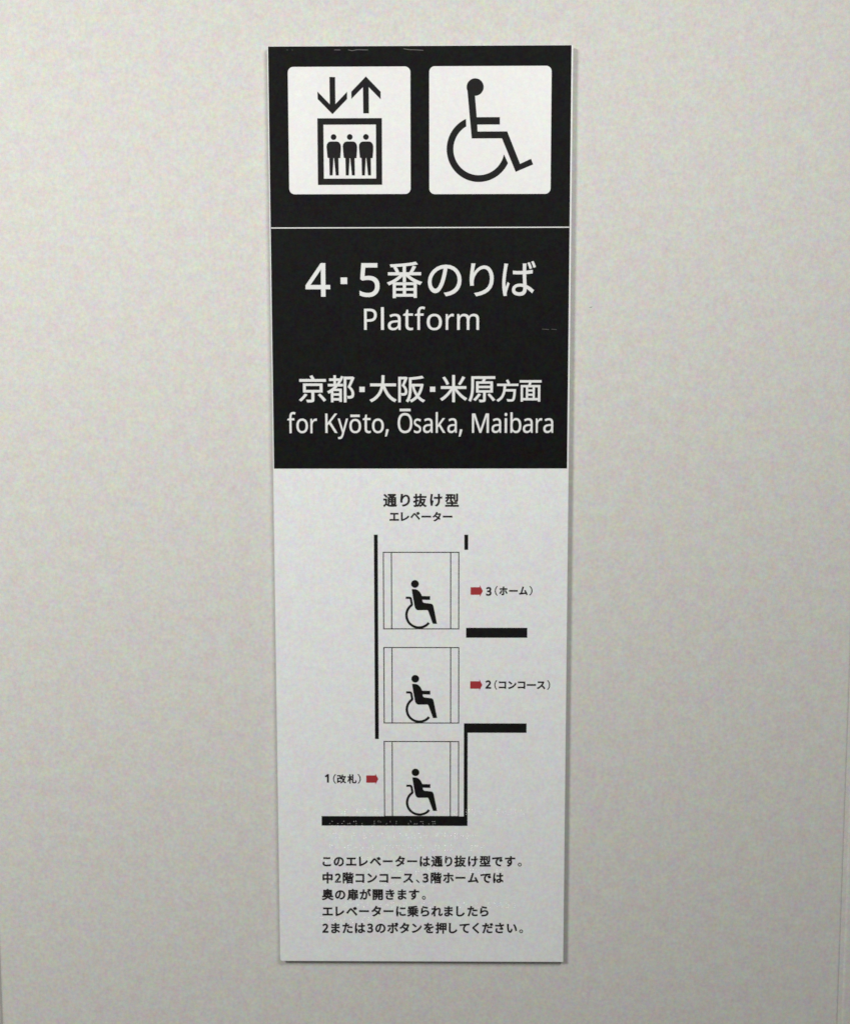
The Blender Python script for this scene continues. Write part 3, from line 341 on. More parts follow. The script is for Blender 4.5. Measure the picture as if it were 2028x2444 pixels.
'れ': '292 739 0 -22 -2 -32 -2 -31 -1 -32 -52 -9 -59 -6 -33 -2 -24 -1 -18 -1 -22 1 2 -27 3 -27 3 -27 65 9 65 9 65 9 -3 -33 -2 -33 -2 -33 -50 -78 -115 -155 -56 -70 17 -23 17 -22 17 -23 47 67 66 95 49 73 -1 -13 0 -13 0 -13 -2 -109 -1 -51 0 -95 0 -16 -1 -25 -2 -18 29 0 29 0 28 0 -2 18 -2 25 -1 18 -4 89 0 60 0 91 0 36 1 39 2 42 92 98 121 93 80 0 51 0 30 -23 0 -58 0 -98 -38 -163 0 -111 0 -82 45 -43 65 0 68 0 63 30 53 53 -5 28 -4 29 -4 28 -51 -53 -52 -29 -48 0 -35 0 -16 28 0 32 0 102 36 171 0 100 0 80 -45 53 -93 0 -100 0 -129 -96 -78 -72 2 19 2 19 1 20 15 25 17 26 13 18 -9 12 -10 12 -10 11 -2 -1 -2 0 -2 -1 7 70 8 56 5 24 -31 1 -31 1 -31 1 4 -24',
'を': '852 432 26 7 -11 25 -11 25 -11 25 -28 -15 -24 -10 -29 -14 -52 -24 -61 -24 -69 -33 -15 58 -52 32 -65 0 -43 0 -58 -13 -37 -24 33 45 33 57 23 52 109 4 123 8 99 16 0 25 0 24 1 25 -94 -17 -108 -9 -102 -5 15 47 8 39 6 29 -27 3 -27 2 -28 2 -2 -36 -9 -45 -14 -43 -21 0 -22 -1 -22 0 -46 0 -70 4 -53 7 0 -25 0 -25 0 -25 55 -4 66 -2 43 0 14 0 15 0 15 0 -38 -80 -67 -103 -125 -121 22 -17 23 -16 22 -17 34 40 28 37 29 26 45 42 63 31 63 0 45 0 36 -19 10 -43 -117 -60 -118 -74 0 -117 0 -122 114 -31 143 0 86 0 111 8 75 10 1 27 1 26 0 27 -87 -15 -107 -9 -77 0 -103 0 -78 12 0 77 0 66 65 53 93 49 0 -52 -1 -65 -2 -39 25 0 26 0 25 0 -1 64 -1 64 -1 64 76 35 71 28 55 22 27 11',
'エ': '113 126 -29 4 0 -30 0 -30 0 -30 30 3 30 1 27 0 220 0 219 0 219 0 20 0 36 0 27 -4 0 30 0 30 0 30 -26 -3 -27 -3 -30 0 -97 0 -98 0 -97 0 0 153 0 153 0 152 79 0 80 0 80 0 27 0 32 -1 25 -3 0 30 0 29 0 29 -24 -3 -31 -3 -29 0 -183 0 -182 0 -183 0 -20 0 -38 2 -26 4 0 -29 0 -29 0 -30 25 3 40 1 19 0 75 0 74 0 75 0 0 -152 0 -153 0 -153 -94 0 -93 0 -94 0 -27 0',
'コ': '184 130 -26 3 0 -30 0 -30 0 -30 27 2 45 2 41 0 162 0 162 0 163 0 -1 -19 -1 -18 0 -19 30 0 29 0 30 0 -1 16 -3 45 0 36 0 171 0 171 0 171 0 24 2 31 1 23 -20 -1 -30 -1 -23 0 -164 0 -164 0 -163 0 -32 0 -44 2 -33 4 0 -30 0 -29 0 -30 23 1 50 2 37 0 159 0 159 0 159 0 0 -156 0 -157 0 -157 -163 0 -163 0 -163 0 -42 0',
'ス': '790 658 6 8 -16 13 -17 13 -17 13 -16 -5 -26 -3 -33 0 -37 0 -307 0 -40 0 -30 0 -57 4 -14 2 0 -30 0 -31 0 -30 11 1 55 4 35 0 35 0 317 0 36 0 -25 -82 -72 -118 -68 -77 -103 -114 -147 -118 -160 -63 21 -22 21 -23 21 -22 148 67 134 109 107 115 101 -91 106 -116 66 -89 24 20 23 20 23 20 -65 79 -121 129 -105 90 71 89 60 118 37 84 6 14',
'タ': '517 756 17 26 -31 9 -30 10 -30 9 -6 -25 -16 -35 -10 -18 -47 -91 -101 -149 -171 -107 22 -17 22 -17 22 -17 112 76 88 98 64 89 112 0 112 0 113 0 -20 -81 -51 -108 -65 -86 -69 48 -75 48 -66 38 -18 -18 -18 -19 -18 -18 64 -40 76 -51 71 -52 -89 -97 -128 -91 -168 -52 24 -21 24 -20 24 -21 168 63 123 92 88 98 41 -33 38 -31 30 -27 19 23 20 23 19 23 -31 26 -40 31 -42 31 76 101 53 117 26 91 6 16 9 24 9 14 -22 13 -22 14 -22 13 -17 -7 -21 -3 -27 0 -90 0 -90 0 -90 0 7 12 7 12 7 12 10 18',
'ベ': '713 639 -25 36 -19 -8 -19 -8 -19 -8 33 -46 35 -61 25 -53 19 9 20 9 20 9 -24 46/842 691 -27 35 -18 -9 -19 -8 -18 -9 33 -45 36 -60 26 -52 19 9 20 9 19 9 -24 47/79 284 -26 -22 25 -25 25 -26 24 -25 15 21 22 31 20 25 46 56 82 109 48 58 34 41 19 4 39 -38 42 -41 92 -99 58 -65 64 -73 87 -102 71 -85 23 24 23 24 23 25 -77 81 -100 108 -66 71 -59 63 -84 89 -61 57 -68 64 -47 -11 -53 -62 -63 -74 -86 -111 -48 -47 -26 -27',
'ホ': '299 294 41 84 -23 12 -23 11 -23 11 -39 -80 -85 -119 -66 -61 23 -15 22 -16 23 -15 57 60/810 348 -53 64 -23 -12 -23 -12 -22 -13 53 -62 74 -124 39 -78 25 13 24 14 25 13 -40 72/139 609 -27 4 0 -28 0 -28 0 -28 26 3 28 1 31 0 92 0 92 0 92 0 0 -3 0 -3 0 -2 0 -47 0 -341 0 -53 0 -27 -12 -11 -27 0 -26 0 -45 3 -43 8 2 -26 2 -27 3 -26 40 -5 59 -2 42 0 61 0 25 27 0 52 0 71 0 323 0 81 0 2 0 3 0 3 87 0 88 0 88 0 24 0 30 -1 27 -2 0 27 0 28 0 27 -25 -3 -33 -2 -24 0 -87 0 -88 0 -87 0 0 34 0 35 0 34 0 21 4 36 2 14 -32 0 -31 0 -31 0 4 -15 3 -35 0 -21 0 -34 0 -35 0 -34 -92 0 -93 0 -92 0 -32 0',
'ボ': '774 752 -25 34 -18 -7 -18 -7 -17 -7 27 -38 32 -57 20 -41 17 8 18 8 18 8 -21 41/892 779 -26 36 -17 -7 -18 -8 -18 -8 28 -36 31 -54 22 -43 18 8 18 8 18 8 -19 37/279 280 42 85 -24 12 -23 11 -23 11 -39 -80 -86 -119 -65 -62 23 -15 23 -15 22 -15 56 60/789 335 -52 63 -23 -12 -22 -12 -23 -12 53 -62 74 -125 39 -77 25 13 24 14 25 13 -40 72/119 596 -27 3 0 -28 0 -27 0 -28 26 2 28 1 30 0 92 0 93 0 92 0 0 -3 0 -2 0 -2 0 -48 2 -340 -2 -54 -1 -26 -11 -12 -27 0 -26 0 -46 4 -42 8 2 -27 2 -26 3 -27 39 -4 60 -3 42 0 60 0 26 27 0 53 0 71 0 322 0 82 0 2 0 2 0 3 88 0 88 0 87 0 24 0 30 0 27 -2 0 27 0 28 0 27 -25 -3 -33 -2 -24 0 -87 0 -88 0 -87 0 0 34 0 34 0 34 0 22 3 36 3 14 -32 0 -31 0 -31 0 4 -15 3 -34 0 -22 0 -34 0 -34 0 -35 -92 0 -93 0 -92 0 -32 0',
'ム': '183 112 -17 -1 -29 -1 -33 -1 -30 1 5 -31 5 -31 5 -31 28 4 29 5 25 2 134 12 333 37 153 20 23 -49 19 -46 13 -36 28 13 28 12 28 13 -42 103 -108 200 -71 102 -25 -11 -25 -11 -25 -12 37 -47 45 -78 40 -79 -110 -15 -191 -21 -146 -14 49 130 99 306 29 93 13 42 11 26 10 25 -34 6 -33 7 -33 7 -3 -26 -3 -24 -13 -46 -28 -98 -101 -318 -56 -138 -17 -1',
'レ': '228 48 -7 -16 19 -17 20 -16 19 -17 16 10 15 5 11 3 247 72 206 123 129 160 -15 24 -15 23 -15 23 -123 -160 -231 -132 -190 -47 0 50 0 420 0 94 0 29 3 37 4 25 -33 0 -33 0 -33 0 4 -20 5 -45 0 -26 0 -94 0 -414 0 -61 0 -20',
'ン': '297 683 -71 47 -19 -20 -19 -21 -19 -20 74 -50 124 -106 50 -52 21 21 21 21 21 21 -56 55/315 89 -175 -26 18 -27 18 -28 17 -27 165 31 127 61 99 62 151 95 116 135 68 125 -16 28 -16 28 -16 28 -58 -122 -120 -148 -154 -96 -95 -59',
'ー': '131 429 -29 2 0 -32 0 -33 0 -32 30 3 53 1 55 0 75 0 397 0 74 0 45 0 42 -3 20 -1 0 32 0 33 0 32 -22 -2 -36 -3 -49 0 -74 0 -398 0 -74 0 -56 0',
'中': '482 836 -26 0 0 -59 0 -60 0 -59 -120 0 -120 0 -120 0 0 -158 0 -157 0 -158 24 0 25 0 25 0 0 21 0 20 0 21 95 0 96 0 95 0 0 -109 0 -108 0 -109 26 0 26 0 27 0 0 109 0 108 0 109 95 0 96 0 95 0 0 -19 0 -19 0 -19 26 0 25 0 26 0 0 156 0 156 0 156 -121 0 -121 0 -121 0 0 59 0 60 0 59 -27 0/265 321 -95 0 0 88 0 88 0 88 95 0 96 0 95 0 0 -88 0 -88 0 -88 -95 0/821 409 0 -88 -95 0 -96 0 -95 0 0 88 0 88 0 88 95 0 96 0 95 0 0 -88',
'乗': '410 378 48 0 0 -37 0 -38 0 -37 -48 0 -48 0 -47 0 0 37 0 38 0 37 47 0/458 481 0 -37 -48 0 -48 0 -47 0 0 37 0 36 0 37 47 0 48 0 48 0 0 -37/533 341 0 37 49 0 50 0 49 0 0 -37 0 -38 0 -37 -49 0 -50 0 -49 0 0 37/582 444 -49 0 0 37 0 36 0 37 49 0 50 0 49 0 0 -37 0 -36 0 -37 -49 0/821 802 -17 20 -158 -36 -291 -23 -240 -8 8 -17 8 -29 1 -18 104 3 112 5 110 9 0 -30 0 -29 0 -30 -116 0 -116 0 -116 0 0 -22 0 -22 0 -21 44 0 44 0 44 0 0 -37 0 -36 0 -37 -62 0 -62 0 -61 0 0 -22 0 -22 0 -22 61 0 62 0 62 0 0 -37 0 -38 0 -37 -48 0 -48 0 -48 0 0 -22 0 -22 0 -22 100 0 101 0 101 0 -89 -83 -144 -72 -127 -37 18 -15 23 -29 11 -19 127 44 142 81 97 93 0 -81 0 -81 0 -81 25 0 25 0 25 0 0 81 0 81 0 81 97 -96 143 -83 129 -44 12 20 24 32 18 15 -131 37 -142 72 -92 84 106 0 105 0 105 0 0 22 0 22 0 22 -51 0 -51 0 -51 0 0 37 0 38 0 37 62 0 62 0 63 0 0 22 0 22 0 22 -63 0 -62 0 -62 0 0 37 0 36 0 37 46 0 47 0 47 0 0 21 0 22 0 22 -120 0 -121 0 -120 0 0 32 0 32 0 32 120 11 114 16 88 20 -17 20',
'京': '261 439 0 54 159 0 160 0 160 0 0 -54 0 -53 0 -53 -160 0 -160 0 -159 0 0 53/702 179 -20 -13 66 -66 80 -95 37 -57 22 15 21 14 22 15 -40 57 -83 89 -64 66 -21 -13/258 194 -24 9 -39 -68 -77 -83 -66 -54 16 -11 26 -21 13 -15 70 59 79 89 51 77 -25 9/437 828 -24 -8 21 -33 23 -39 17 -35 -137 0 -136 0 -136 0 0 -25 0 -24 0 -25 289 0 289 0 290 0 0 25 0 24 0 25 -124 0 -124 0 -124 0 -16 37 -33 54 -27 40 -24 -8/398 559 -211 0 0 -98 0 -98 0 -97 92 0 91 0 92 0 0 -86 0 -86 0 -86 0 -14 -4 -5 -19 0 -18 0 -62 -1 -68 2 11 -21 10 -29 5 -21 87 -1 57 1 35 11 35 11 10 21 0 45 0 86 0 87 0 86 92 0 93 0 92 0 0 97 0 98 0 98 -210 0',
'原': '367 369 0 31 139 0 139 0 140 0 0 -31 0 -31 0 -31 -140 0 -139 0 -139 0 0 31/367 519 0 31 139 0 139 0 140 0 0 -31 0 -31 0 -31 -140 0 -139 0 -139 0 0 31/715 175 -19 -11 60 -64 78 -89 38 -53 21 13 22 12 21 13 -41 52 -81 86 -59 62 -20 -10/393 190 -24 8 -44 -67 -66 -75 -60 -52 19 -10 31 -20 14 -11 56 54 69 85 52 72 -24 8/400 782 -270 0 0 -95 0 -94 0 -94 0 -154 -8 -214 -87 -152 18 -7 32 -20 14 -12 92 161 13 236 0 162 0 71 0 71 0 71 245 0 245 0 245 0 0 23 0 23 0 24 -270 0/557 697 -29 4 -8 -26 -15 -36 -15 -31 -66 0 -65 0 -65 0 0 -120 0 -121 0 -120 81 0 82 0 82 0 0 -81 0 -81 0 -81 0 -12 -4 -4 -16 -1 -15 -1 -51 0 -59 2 9 -20 11 -27 3 -20 77 0 49 0 30 11 29 11 9 21 0 39 0 81 0 82 0 81 83 0 83 0 83 0 0 120 0 121 0 120 -96 0 -97 0 -97 0 15 25 15 28 14 27 -29 4',
'型': '655 780 -23 0 0 -112 0 -111 0 -111 23 0 23 0 23 0 0 111 0 111 0 112 -23 0/842 830 -24 0 0 -148 0 -148 0 -149 0 -13 -4 -4 -16 -1 -14 -1 -50 0 -57 2 11 -20 10 -28 4 -20 71 0 48 2 30 11 30 11 8 18 0 42 0 149 0 149 0 148 -24 0/345 730 41 0 0 -46 0 -46 0 -46 -41 0 -41 0 -41 0 0 2 0 2 0 2 0 44 0 44 0 44 41 0/109 592 -42 0 0 -22 0 -22 0 -22 40 0 41 0 40 0 -11 -67 -33 -68 -85 -53 14 -9 25 -28 10 -14 101 62 38 90 11 87 43 0 42 0 43 0 0 -72 0 -71 0 -71 24 0 23 0 24 0 0 71 0 71 0 72 38 0 38 0 37 0 0 22 0 22 0 22 -37 0 -38 0 -38 0 0 46 0 46 0 46 31 0 31 0 31 0 0 22 0 22 0 21 -150 0 -150 0 -150 0 0 -21 0 -22 0 -22 31 0 32 0 31 0 0 -44 0 -43 0 -44 0 -2 0 -2 0 -3 -42 0/490 331 -25 0 0 -37 0 -37 0 -37 -105 0 -105 0 -105 0 0 -23 0 -23 0 -23 105 0 105 0 105 0 0 -42 0 -42 0 -42 -139 0 -140 0 -139 0 0 -23 0 -24 0 -23 300 0 300 0 301 0 0 23 0 24 0 23 -136 0 -135 0 -135 0 0 42 0 42 0 42 100 0 101 0 101 0 0 23 0 23 0 23 -101 0 -101 0 -100 0 0 37 0 37 0 37 -26 0',
'大': '486 835 -27 0 -1 -78 1 -101 -15 -105 -127 0 -128 0 -127 0 0 -26 0 -26 0 -25 123 0 123 0 123 0 -40 -189 -99 -193 -249 -108 21 -16 24 -27 12 -19 242 112 108 191 49 192 77 -227 129 -176 193 -92 13 22 24 31 19 17 -193 81 -131 181 -69 220 125 0 126 0 126 0 0 25 0 26 0 26 -138 0 -138 0 -138 0 14 104 1 100 1 80 -27 0',
'奥': '657 645 -19 9 -16 -31 -30 -48 -23 -29 15 -8 15 -8 15 -7 24 28 30 38 27 38 -19 9/313 634 -16 -8 24 -33 28 -44 14 -27 17 8 17 9 17 9 -15 26 -30 43 -23 31 -16 -7/560 423 -12 -12 47 -31 61 -43 33 -25 12 13 12 14 13 13 -32 25 -63 41 -47 29 -12 -12/488 835 -27 4 -8 -26 -13 -34 -13 -30 -90 0 -90 0 -91 0 0 -157 0 -157 0 -156 24 0 23 0 23 0 0 135 0 136 0 136 181 0 180 0 181 0 0 -136 0 -136 0 -135 23 0 24 0 24 0 0 156 0 157 0 157 -111 0 -110 0 -111 0 12 25 12 26 12 25 -28 5/479 298 -26 0 -4 -21 -4 -21 -5 -19 -128 0 -128 0 -128 0 0 -22 0 -22 0 -22 120 0 120 0 120 0 -48 -95 -99 -61 -231 -31 13 -16 18 -31 5 -18 265 40 109 82 52 130 73 -146 136 -77 204 -30 10 22 20 32 17 17 -184 19 -129 57 -69 106 121 0 120 0 120 0 0 22 0 22 0 22 -140 0 -140 0 -139 0 5 19 4 21 3 21 -27 0/484 664 -22 0 0 -49 0 -49 0 -49 -64 0 -64 0 -64 0 0 -19 0 -18 0 -18 47 0 48 0 47 0 -45 -49 -61 -48 -53 -25 14 -10 19 -21 10 -14 53 31 66 56 47 56 0 -37 0 -38 0 -37 22 0 22 0 22 0 0 45 0 45 0 46 64 0 65 0 65 0 0 18 0 18 0 19 -65 0 -65 0 -64 0 0 49 0 49 0 49 -22 0',
'扉': '219 645 0 31 198 0 198 0 197 0 0 -31 0 -31 0 -31 -197 0 -198 0 -198 0 0 31/471 826 -25 -6 14 -26 16 -30 12 -27 -114 0 -114 0 -115 0 0 -77 0 -76 0 -76 0 -160 -10 -225 -104 -161 18 -7 33 -23 13 -12 108 168 16 250 0 170 0 4 0 5 0 5 222 0 222 0 222 0 0 71 0 72 0 72 -104 0 -104 0 -105 0 -12 29 -22 40 -18 31 -25 -5/300 118 -76 0 0 -20 0 -21 0 -20 76 0 77 0 76 0 0 -43 0 -43 0 -43 23 0 23 0 24 0 0 189 0 188 0 189 -24 0 -23 0 -23 0 0 -26 0 -26 0 -26 -68 0 -67 0 -68 0 0 -20 0 -20 0 -21 68 0 67 0 68 0 0 -28 0 -29 0 -28 -64 0 -64 0 -64 0 0 -20 0 -20 0 -20 64 0 64 0 64 0 0 -30 0 -31 0 -31 -76 0/646 494 -24 0 0 -189 0 -188 0 -189 24 0 23 0 24 0 0 43 0 44 0 43 80 0 79 0 80 0 0 20 0 21 0 20 -80 0 -79 0 -80 0 0 31 0 30 0 30 69 0 69 0 69 0 0 20 0 20 0 20 -69 0 -69 0 -69 0 0 28 0 29 0 28 73 0 72 0 73 0 0 21 0 20 0 20 -73 0 -72 0 -73 0 0 26 0 26 0 26 -24 0',
'抜': '536 835 -24 0 -1 -56 -1 -57 0 -57 -44 0 -45 0 -44 0 0 -23 0 -23 0 -24 44 0 43 0 44 0 -12 -240 -44 -243 -172 -137 19 -12 24 -22 12 -16 108 89 61 128 35 143 29 -68 37 -62 45 -52 -54 -55 -62 -41 -68 -26 15 -15 19 -27 9 -18 70 31 64 42 56 57 61 -59 71 -46 84 -29 11 20 22 29 16 15 -84 26 -73 43 -60 56 65 87 50 113 25 145 -15 5 -15 4 -15 5 -4 -1 -4 0 -5 -1 -86 0 -87 0 -87 0 5 44 3 45 2 43 125 0 124 0 124 0 0 24 0 23 0 23 -123 0 -123 0 -124 0 2 58 1 58 0 54 -24 0/724 395 80 0 -22 -93 -37 -80 -49 -65 -58 68 -45 81 -30 89 81 0/206 837 -24 0 0 -65 0 -65 0 -66 -45 0 -45 0 -45 0 0 -23 0 -23 0 -24 45 0 45 0 45 0 0 -75 0 -75 0 -75 -49 -14 -50 -15 -49 -14 7 -26 7 -25 8 -25 42 14 42 15 42 14 0 -87 0 -87 0 -87 0 -14 -6 -5 -13 0 -13 0 -41 0 -45 1 9 -20 11 -31 3 -18 66 -1 41 2 26 12 26 12 9 20 0 43 0 95 0 95 0 95 42 14 43 15 42 14 -3 23 -4 23 -4 22 -38 -12 -39 -12 -39 -13 0 68 0 67 0 67 37 0 37 0 36 0 0 24 0 23 0 23 -36 0 -37 0 -37 0 0 66 0 65 0 65 -24 0',
'押': '475 437 0 51 50 0 51 0 50 0 0 -51 0 -51 0 -51 -50 0 -51 0 -50 0 0 51/525 557 -50 0 0 49 0 50 0 50 50 0 51 0 50 0 0 -50 0 -50 0 -49 -50 0/800 488 51 0 0 -51 0 -51 0 -51 -51 0 -52 0 -51 0 0 51 0 51 0 51 51 0/851 606 0 -49 -51 0 -52 0 -51 0 0 49 0 50 0 50 51 0 52 0 51 0 0 -50/577 776 -175 0 0 -189 0 -188 0 -189 24 0 25 0 24 0 0 18 0 19 0 18 50 0 51 0 50 0 0 -115 0 -114 0 -115 24 0 23 0 24 0 0 115 0 114 0 115 51 0 52 0 51 0 0 -17 0 -18 0 -17 25 0 25 0 25 0 0 188 0 187 0 188 -175 0/197 836 -24 0 0 -67 0 -67 0 -67 -41 0 -40 0 -41 0 0 -23 0 -23 0 -24 41 0 40 0 41 0 0 -73 0 -73 0 -74 -45 -11 -45 -12 -45 -12 7 -25 7 -24 8 -24 38 11 37 11 38 11 0 -86 0 -86 0 -86 0 -14 -4 -4 -13 0 -12 0 -38 -1 -43 1 9 -19 10 -30 3 -18 62 0 39 2 25 11 25 11 10 20 0 41 0 93 0 93 0 94 38 12 39 12 38 12 -3 22 -3 23 -4 22 -35 -10 -35 -10 -35 -10 0 67 0 67 0 66 36 0 37 0 36 0 0 24 0 23 0 23 -36 0 -37 0 -36 0 0 67 0 67 0 67 -24 0',
'改': '598 579 1 3 69 0 68 0 68 0 -20 -130 -32 -111 -49 -91 -49 93 -35 110 -24 118 2 4/193 767 -117 0 0 -25 0 -25 0 -24 93 0 93 0 93 0 0 -70 0 -71 0 -70 -89 0 -88 0 -89 0 0 -127 0 -126 0 -126 0 -37 -16 -13 -15 -7 13 -19 12 -37 5 -22 23 19 36 19 290 110 -3 17 -5 32 -1 22 -88 -31 -88 -32 -88 -31 0 105 0 105 0 105 88 0 87 0 88 0 -2 -2 -1 -2 -2 -2 16 -12 30 -29 12 -13 26 35 24 40 21 44 27 -107 35 -97 46 -83 -60 -83 -79 -65 -106 -48 15 -16 22 -34 8 -18 102 51 79 64 63 80 55 -79 68 -64 85 -43 12 20 23 28 18 15 -89 41 -71 65 -56 82 65 109 42 133 27 164 22 0 22 0 22 0 0 24 0 23 0 23 -108 0 -109 0 -108 0 17 55 15 58 12 58 -25 5 -24 4 -25 4 -31 -163 -54 -158 -79 -104 0 119 0 118 0 119 -118 0',
'方': '462 824 -24 -10 26 -46 30 -64 12 -40 -146 0 -146 0 -146 0 0 -24 0 -24 0 -25 90 0 91 0 90 0 -11 -229 -25 -257 -257 -128 20 -14 24 -26 11 -19 189 99 74 165 32 177 119 0 119 0 119 0 -16 -225 -20 -96 -29 -26 -13 -10 -13 -2 -22 0 -27 0 -69 1 -72 6 15 -20 10 -31 2 -22 66 -5 66 1 35 1 39 2 23 9 25 24 38 39 20 108 20 283 2 11 1 25 0 0 -142 0 -142 0 -142 0 6 53 4 54 3 52 170 0 171 0 170 0 0 25 0 24 0 24 -140 0 -140 0 -140 0 23 10 24 11 23 10 -14 40 -30 60 -28 47 -24 -9',
'札': '560 827 -25 0 0 -249 0 -249 0 -249 0 -105 26 -28 97 0 21 0 128 0 22 0 95 0 20 56 9 163 -20 5 -30 14 -17 15 -7 -148 -7 -38 -47 0 -28 0 -109 0 -23 0 -47 0 -9 11 0 54 0 249 0 250 0 249 -25 0/262 835 -25 0 0 -72 0 -72 0 -72 -62 0 -62 0 -61 0 0 -24 0 -24 0 -23 58 0 57 0 58 0 -43 -139 -80 -156 -79 -85 13 -18 20 -31 9 -21 62 72 63 120 47 121 0 -163 0 -164 0 -164 25 0 24 0 25 0 0 168 0 168 0 168 42 -53 52 -68 22 -37 16 21 17 21 16 22 -24 29 -105 118 -36 36 0 11 0 12 0 12 58 0 59 0 59 0 0 23 0 24 0 24 -59 0 -59 0 -58 0 0 72 0 72 0 72 -25 0',
'番': '458 612 0 -53 -49 0 -49 0 -49 0 12 5 13 5 12 5 -11 37 -34 55 -33 40 63 3 62 4 63 5 0 -53/225 690 -20 -7 29 -38 29 -50 14 -36 -72 0 -72 0 -72 0 0 -22 0 -21 0 -21 106 0 107 0 106 0 -90 -82 -137 -75 -118 -37 16 -14 21 -27 11 -18 33 13 36 16 36 18 0 -123 0 -124 0 -123 24 0 24 0 24 0 0 12 0 12 0 11 162 0 163 0 163 0 0 -10 0 -10 0 -11 25 0 24 0 25 0 0 121 0 121 0 121 31 -14 30 -12 30 -10 12 19 22 29 17 15 -123 34 -139 69 -92 79 109 0 109 0 109 0 0 21 0 21 0 22 -76 0 -76 0 -76 0 30 38 34 55 29 50 -26 8 -27 7 -27 8 -19 -47 -36 -67 -28 -42 10 -3 11 -4 10 -3 -46 0 -46 0 -46 0 0 55 0 55 0 55 117 12 111 15 86 18 -16 18 -17 19 -17 18 -156 -34 -287 -22 -238 -10 7 -16 8 -26 2 -16 44 2 44 1 44 2 -20 -7/394 415 64 66 0 -53 0 -53 0 -52 25 0 24 0 25 0 0 54 0 54 0 54 65 -69 92 -64 95 -47 -189 0 -188 0 -189 0 90 48/260 75 0 31 67 0 66 0 67 0 0 -31 0 -31 0 -31 -67 0 -66 0 -67 0 0 31/327 158 -67 0 0 29 0 29 0 29 67 0 66 0 67 0 0 -29 0 -29 0 -29 -67 0/676 106 72 0 0 -31 0 -31 0 -31 -72 0 -72 0 -72 0 0 31 0 31 0 31 72 0/748 187 0 -29 -72 0 -72 0 -72 0 0 29 0 29 0 29 72 0 72 0 72 0 0 -29',
'米': '836 777 -27 10 -33 -78 -63 -108 -49 -64 21 -10 22 -10 21 -10 51 62 62 100 49 86 -27 11/138 759 -23 -9 57 -74 59 -99 21 -63 24 11 25 11 25 11 -25 64 -60 97 -58 71 -22 -10/483 835 -26 0 0 -127 0 -128 0 -127 -133 0 -133 0 -133 0 0 -25 0 -25 0 -25 113 0 114 0 113 0 -86 -140 -145 -138 -132 -71 18 -16 24 -28 14 -19 131 81 142 142 93 152 0 -140 0 -140 0 -141 26 0 26 0 27 0 0 142 0 141 0 141 95 -147 145 -143 131 -79 13 20 25 30 19 14 -133 69 -146 135 -90 135 114 0 114 0 114 0 0 25 0 25 0 25 -134 0 -134 0 -133 0 0 127 0 128 0 127 -27 0',
'通': '82 768 -17 -14 58 -52 76 -73 35 -47 18 17 18 17 19 16 -37 46 -77 70 -59 48 -17 -14/255 344 0 119 -71 0 -71 0 -70 0 0 -24 0 -23 0 -24 47 0 46 0 47 0 0 -94 0 -94 0 -94 -44 -18 -49 -45 -51 -55 15 -21 16 -20 16 -21 50 68 49 58 34 0 23 0 34 -34 41 -25 69 -42 83 -12 123 0 108 0 174 5 70 5 1 20 12 34 8 19 -103 -10 -151 -8 -118 0 -110 0 -86 5 -65 43 -35 23 -22 18 -20 11 0 118/525 799 -163 0 0 -19 0 -20 0 -19 141 0 140 0 141 0 -41 -31 -51 -31 -50 -24 -49 22 -51 21 -45 16 -16 -14 -16 -15 -16 -14 62 -23 72 -32 61 -30 -94 0 -94 0 -95 0 0 -172 0 -171 0 -172 24 0 24 0 23 0 0 55 0 55 0 55 56 0 56 0 56 0 0 -54 0 -54 0 -53 23 0 22 0 23 0 0 53 0 54 0 54 58 0 58 0 57 0 0 -30 0 -30 0 -31 0 -12 -4 -5 -13 0 -12 0 -41 0 -48 1 9 -17 9 -24 3 -19 66 0 43 0 26 11 26 11 8 18 0 36 0 147 0 147 0 147 -44 0 -43 0 -43 0 -20 12 -25 13 -29 14 75 39 75 52 54 52 -16 12 -15 11 -16 12 -5 -1 -5 -1 -5 -2 -163 0/784 529 57 0 0 -30 0 -29 0 -29 -57 0 -58 0 -58 0 0 29 0 29 0 30 58 0/432 355 0 30 56 0 56 0 56 0 0 -30 0 -30 0 -30 -56 0 -56 0 -56 0 0 30/488 441 -56 0 0 29 0 29 0 30 56 0 56 0 56 0 0 -30 0 -29 0 -29 -56 0/784 385 57 0 0 -30 0 -30 0 -30 -57 0 -58 0 -58 0 0 30 0 30 0 30 58 0',
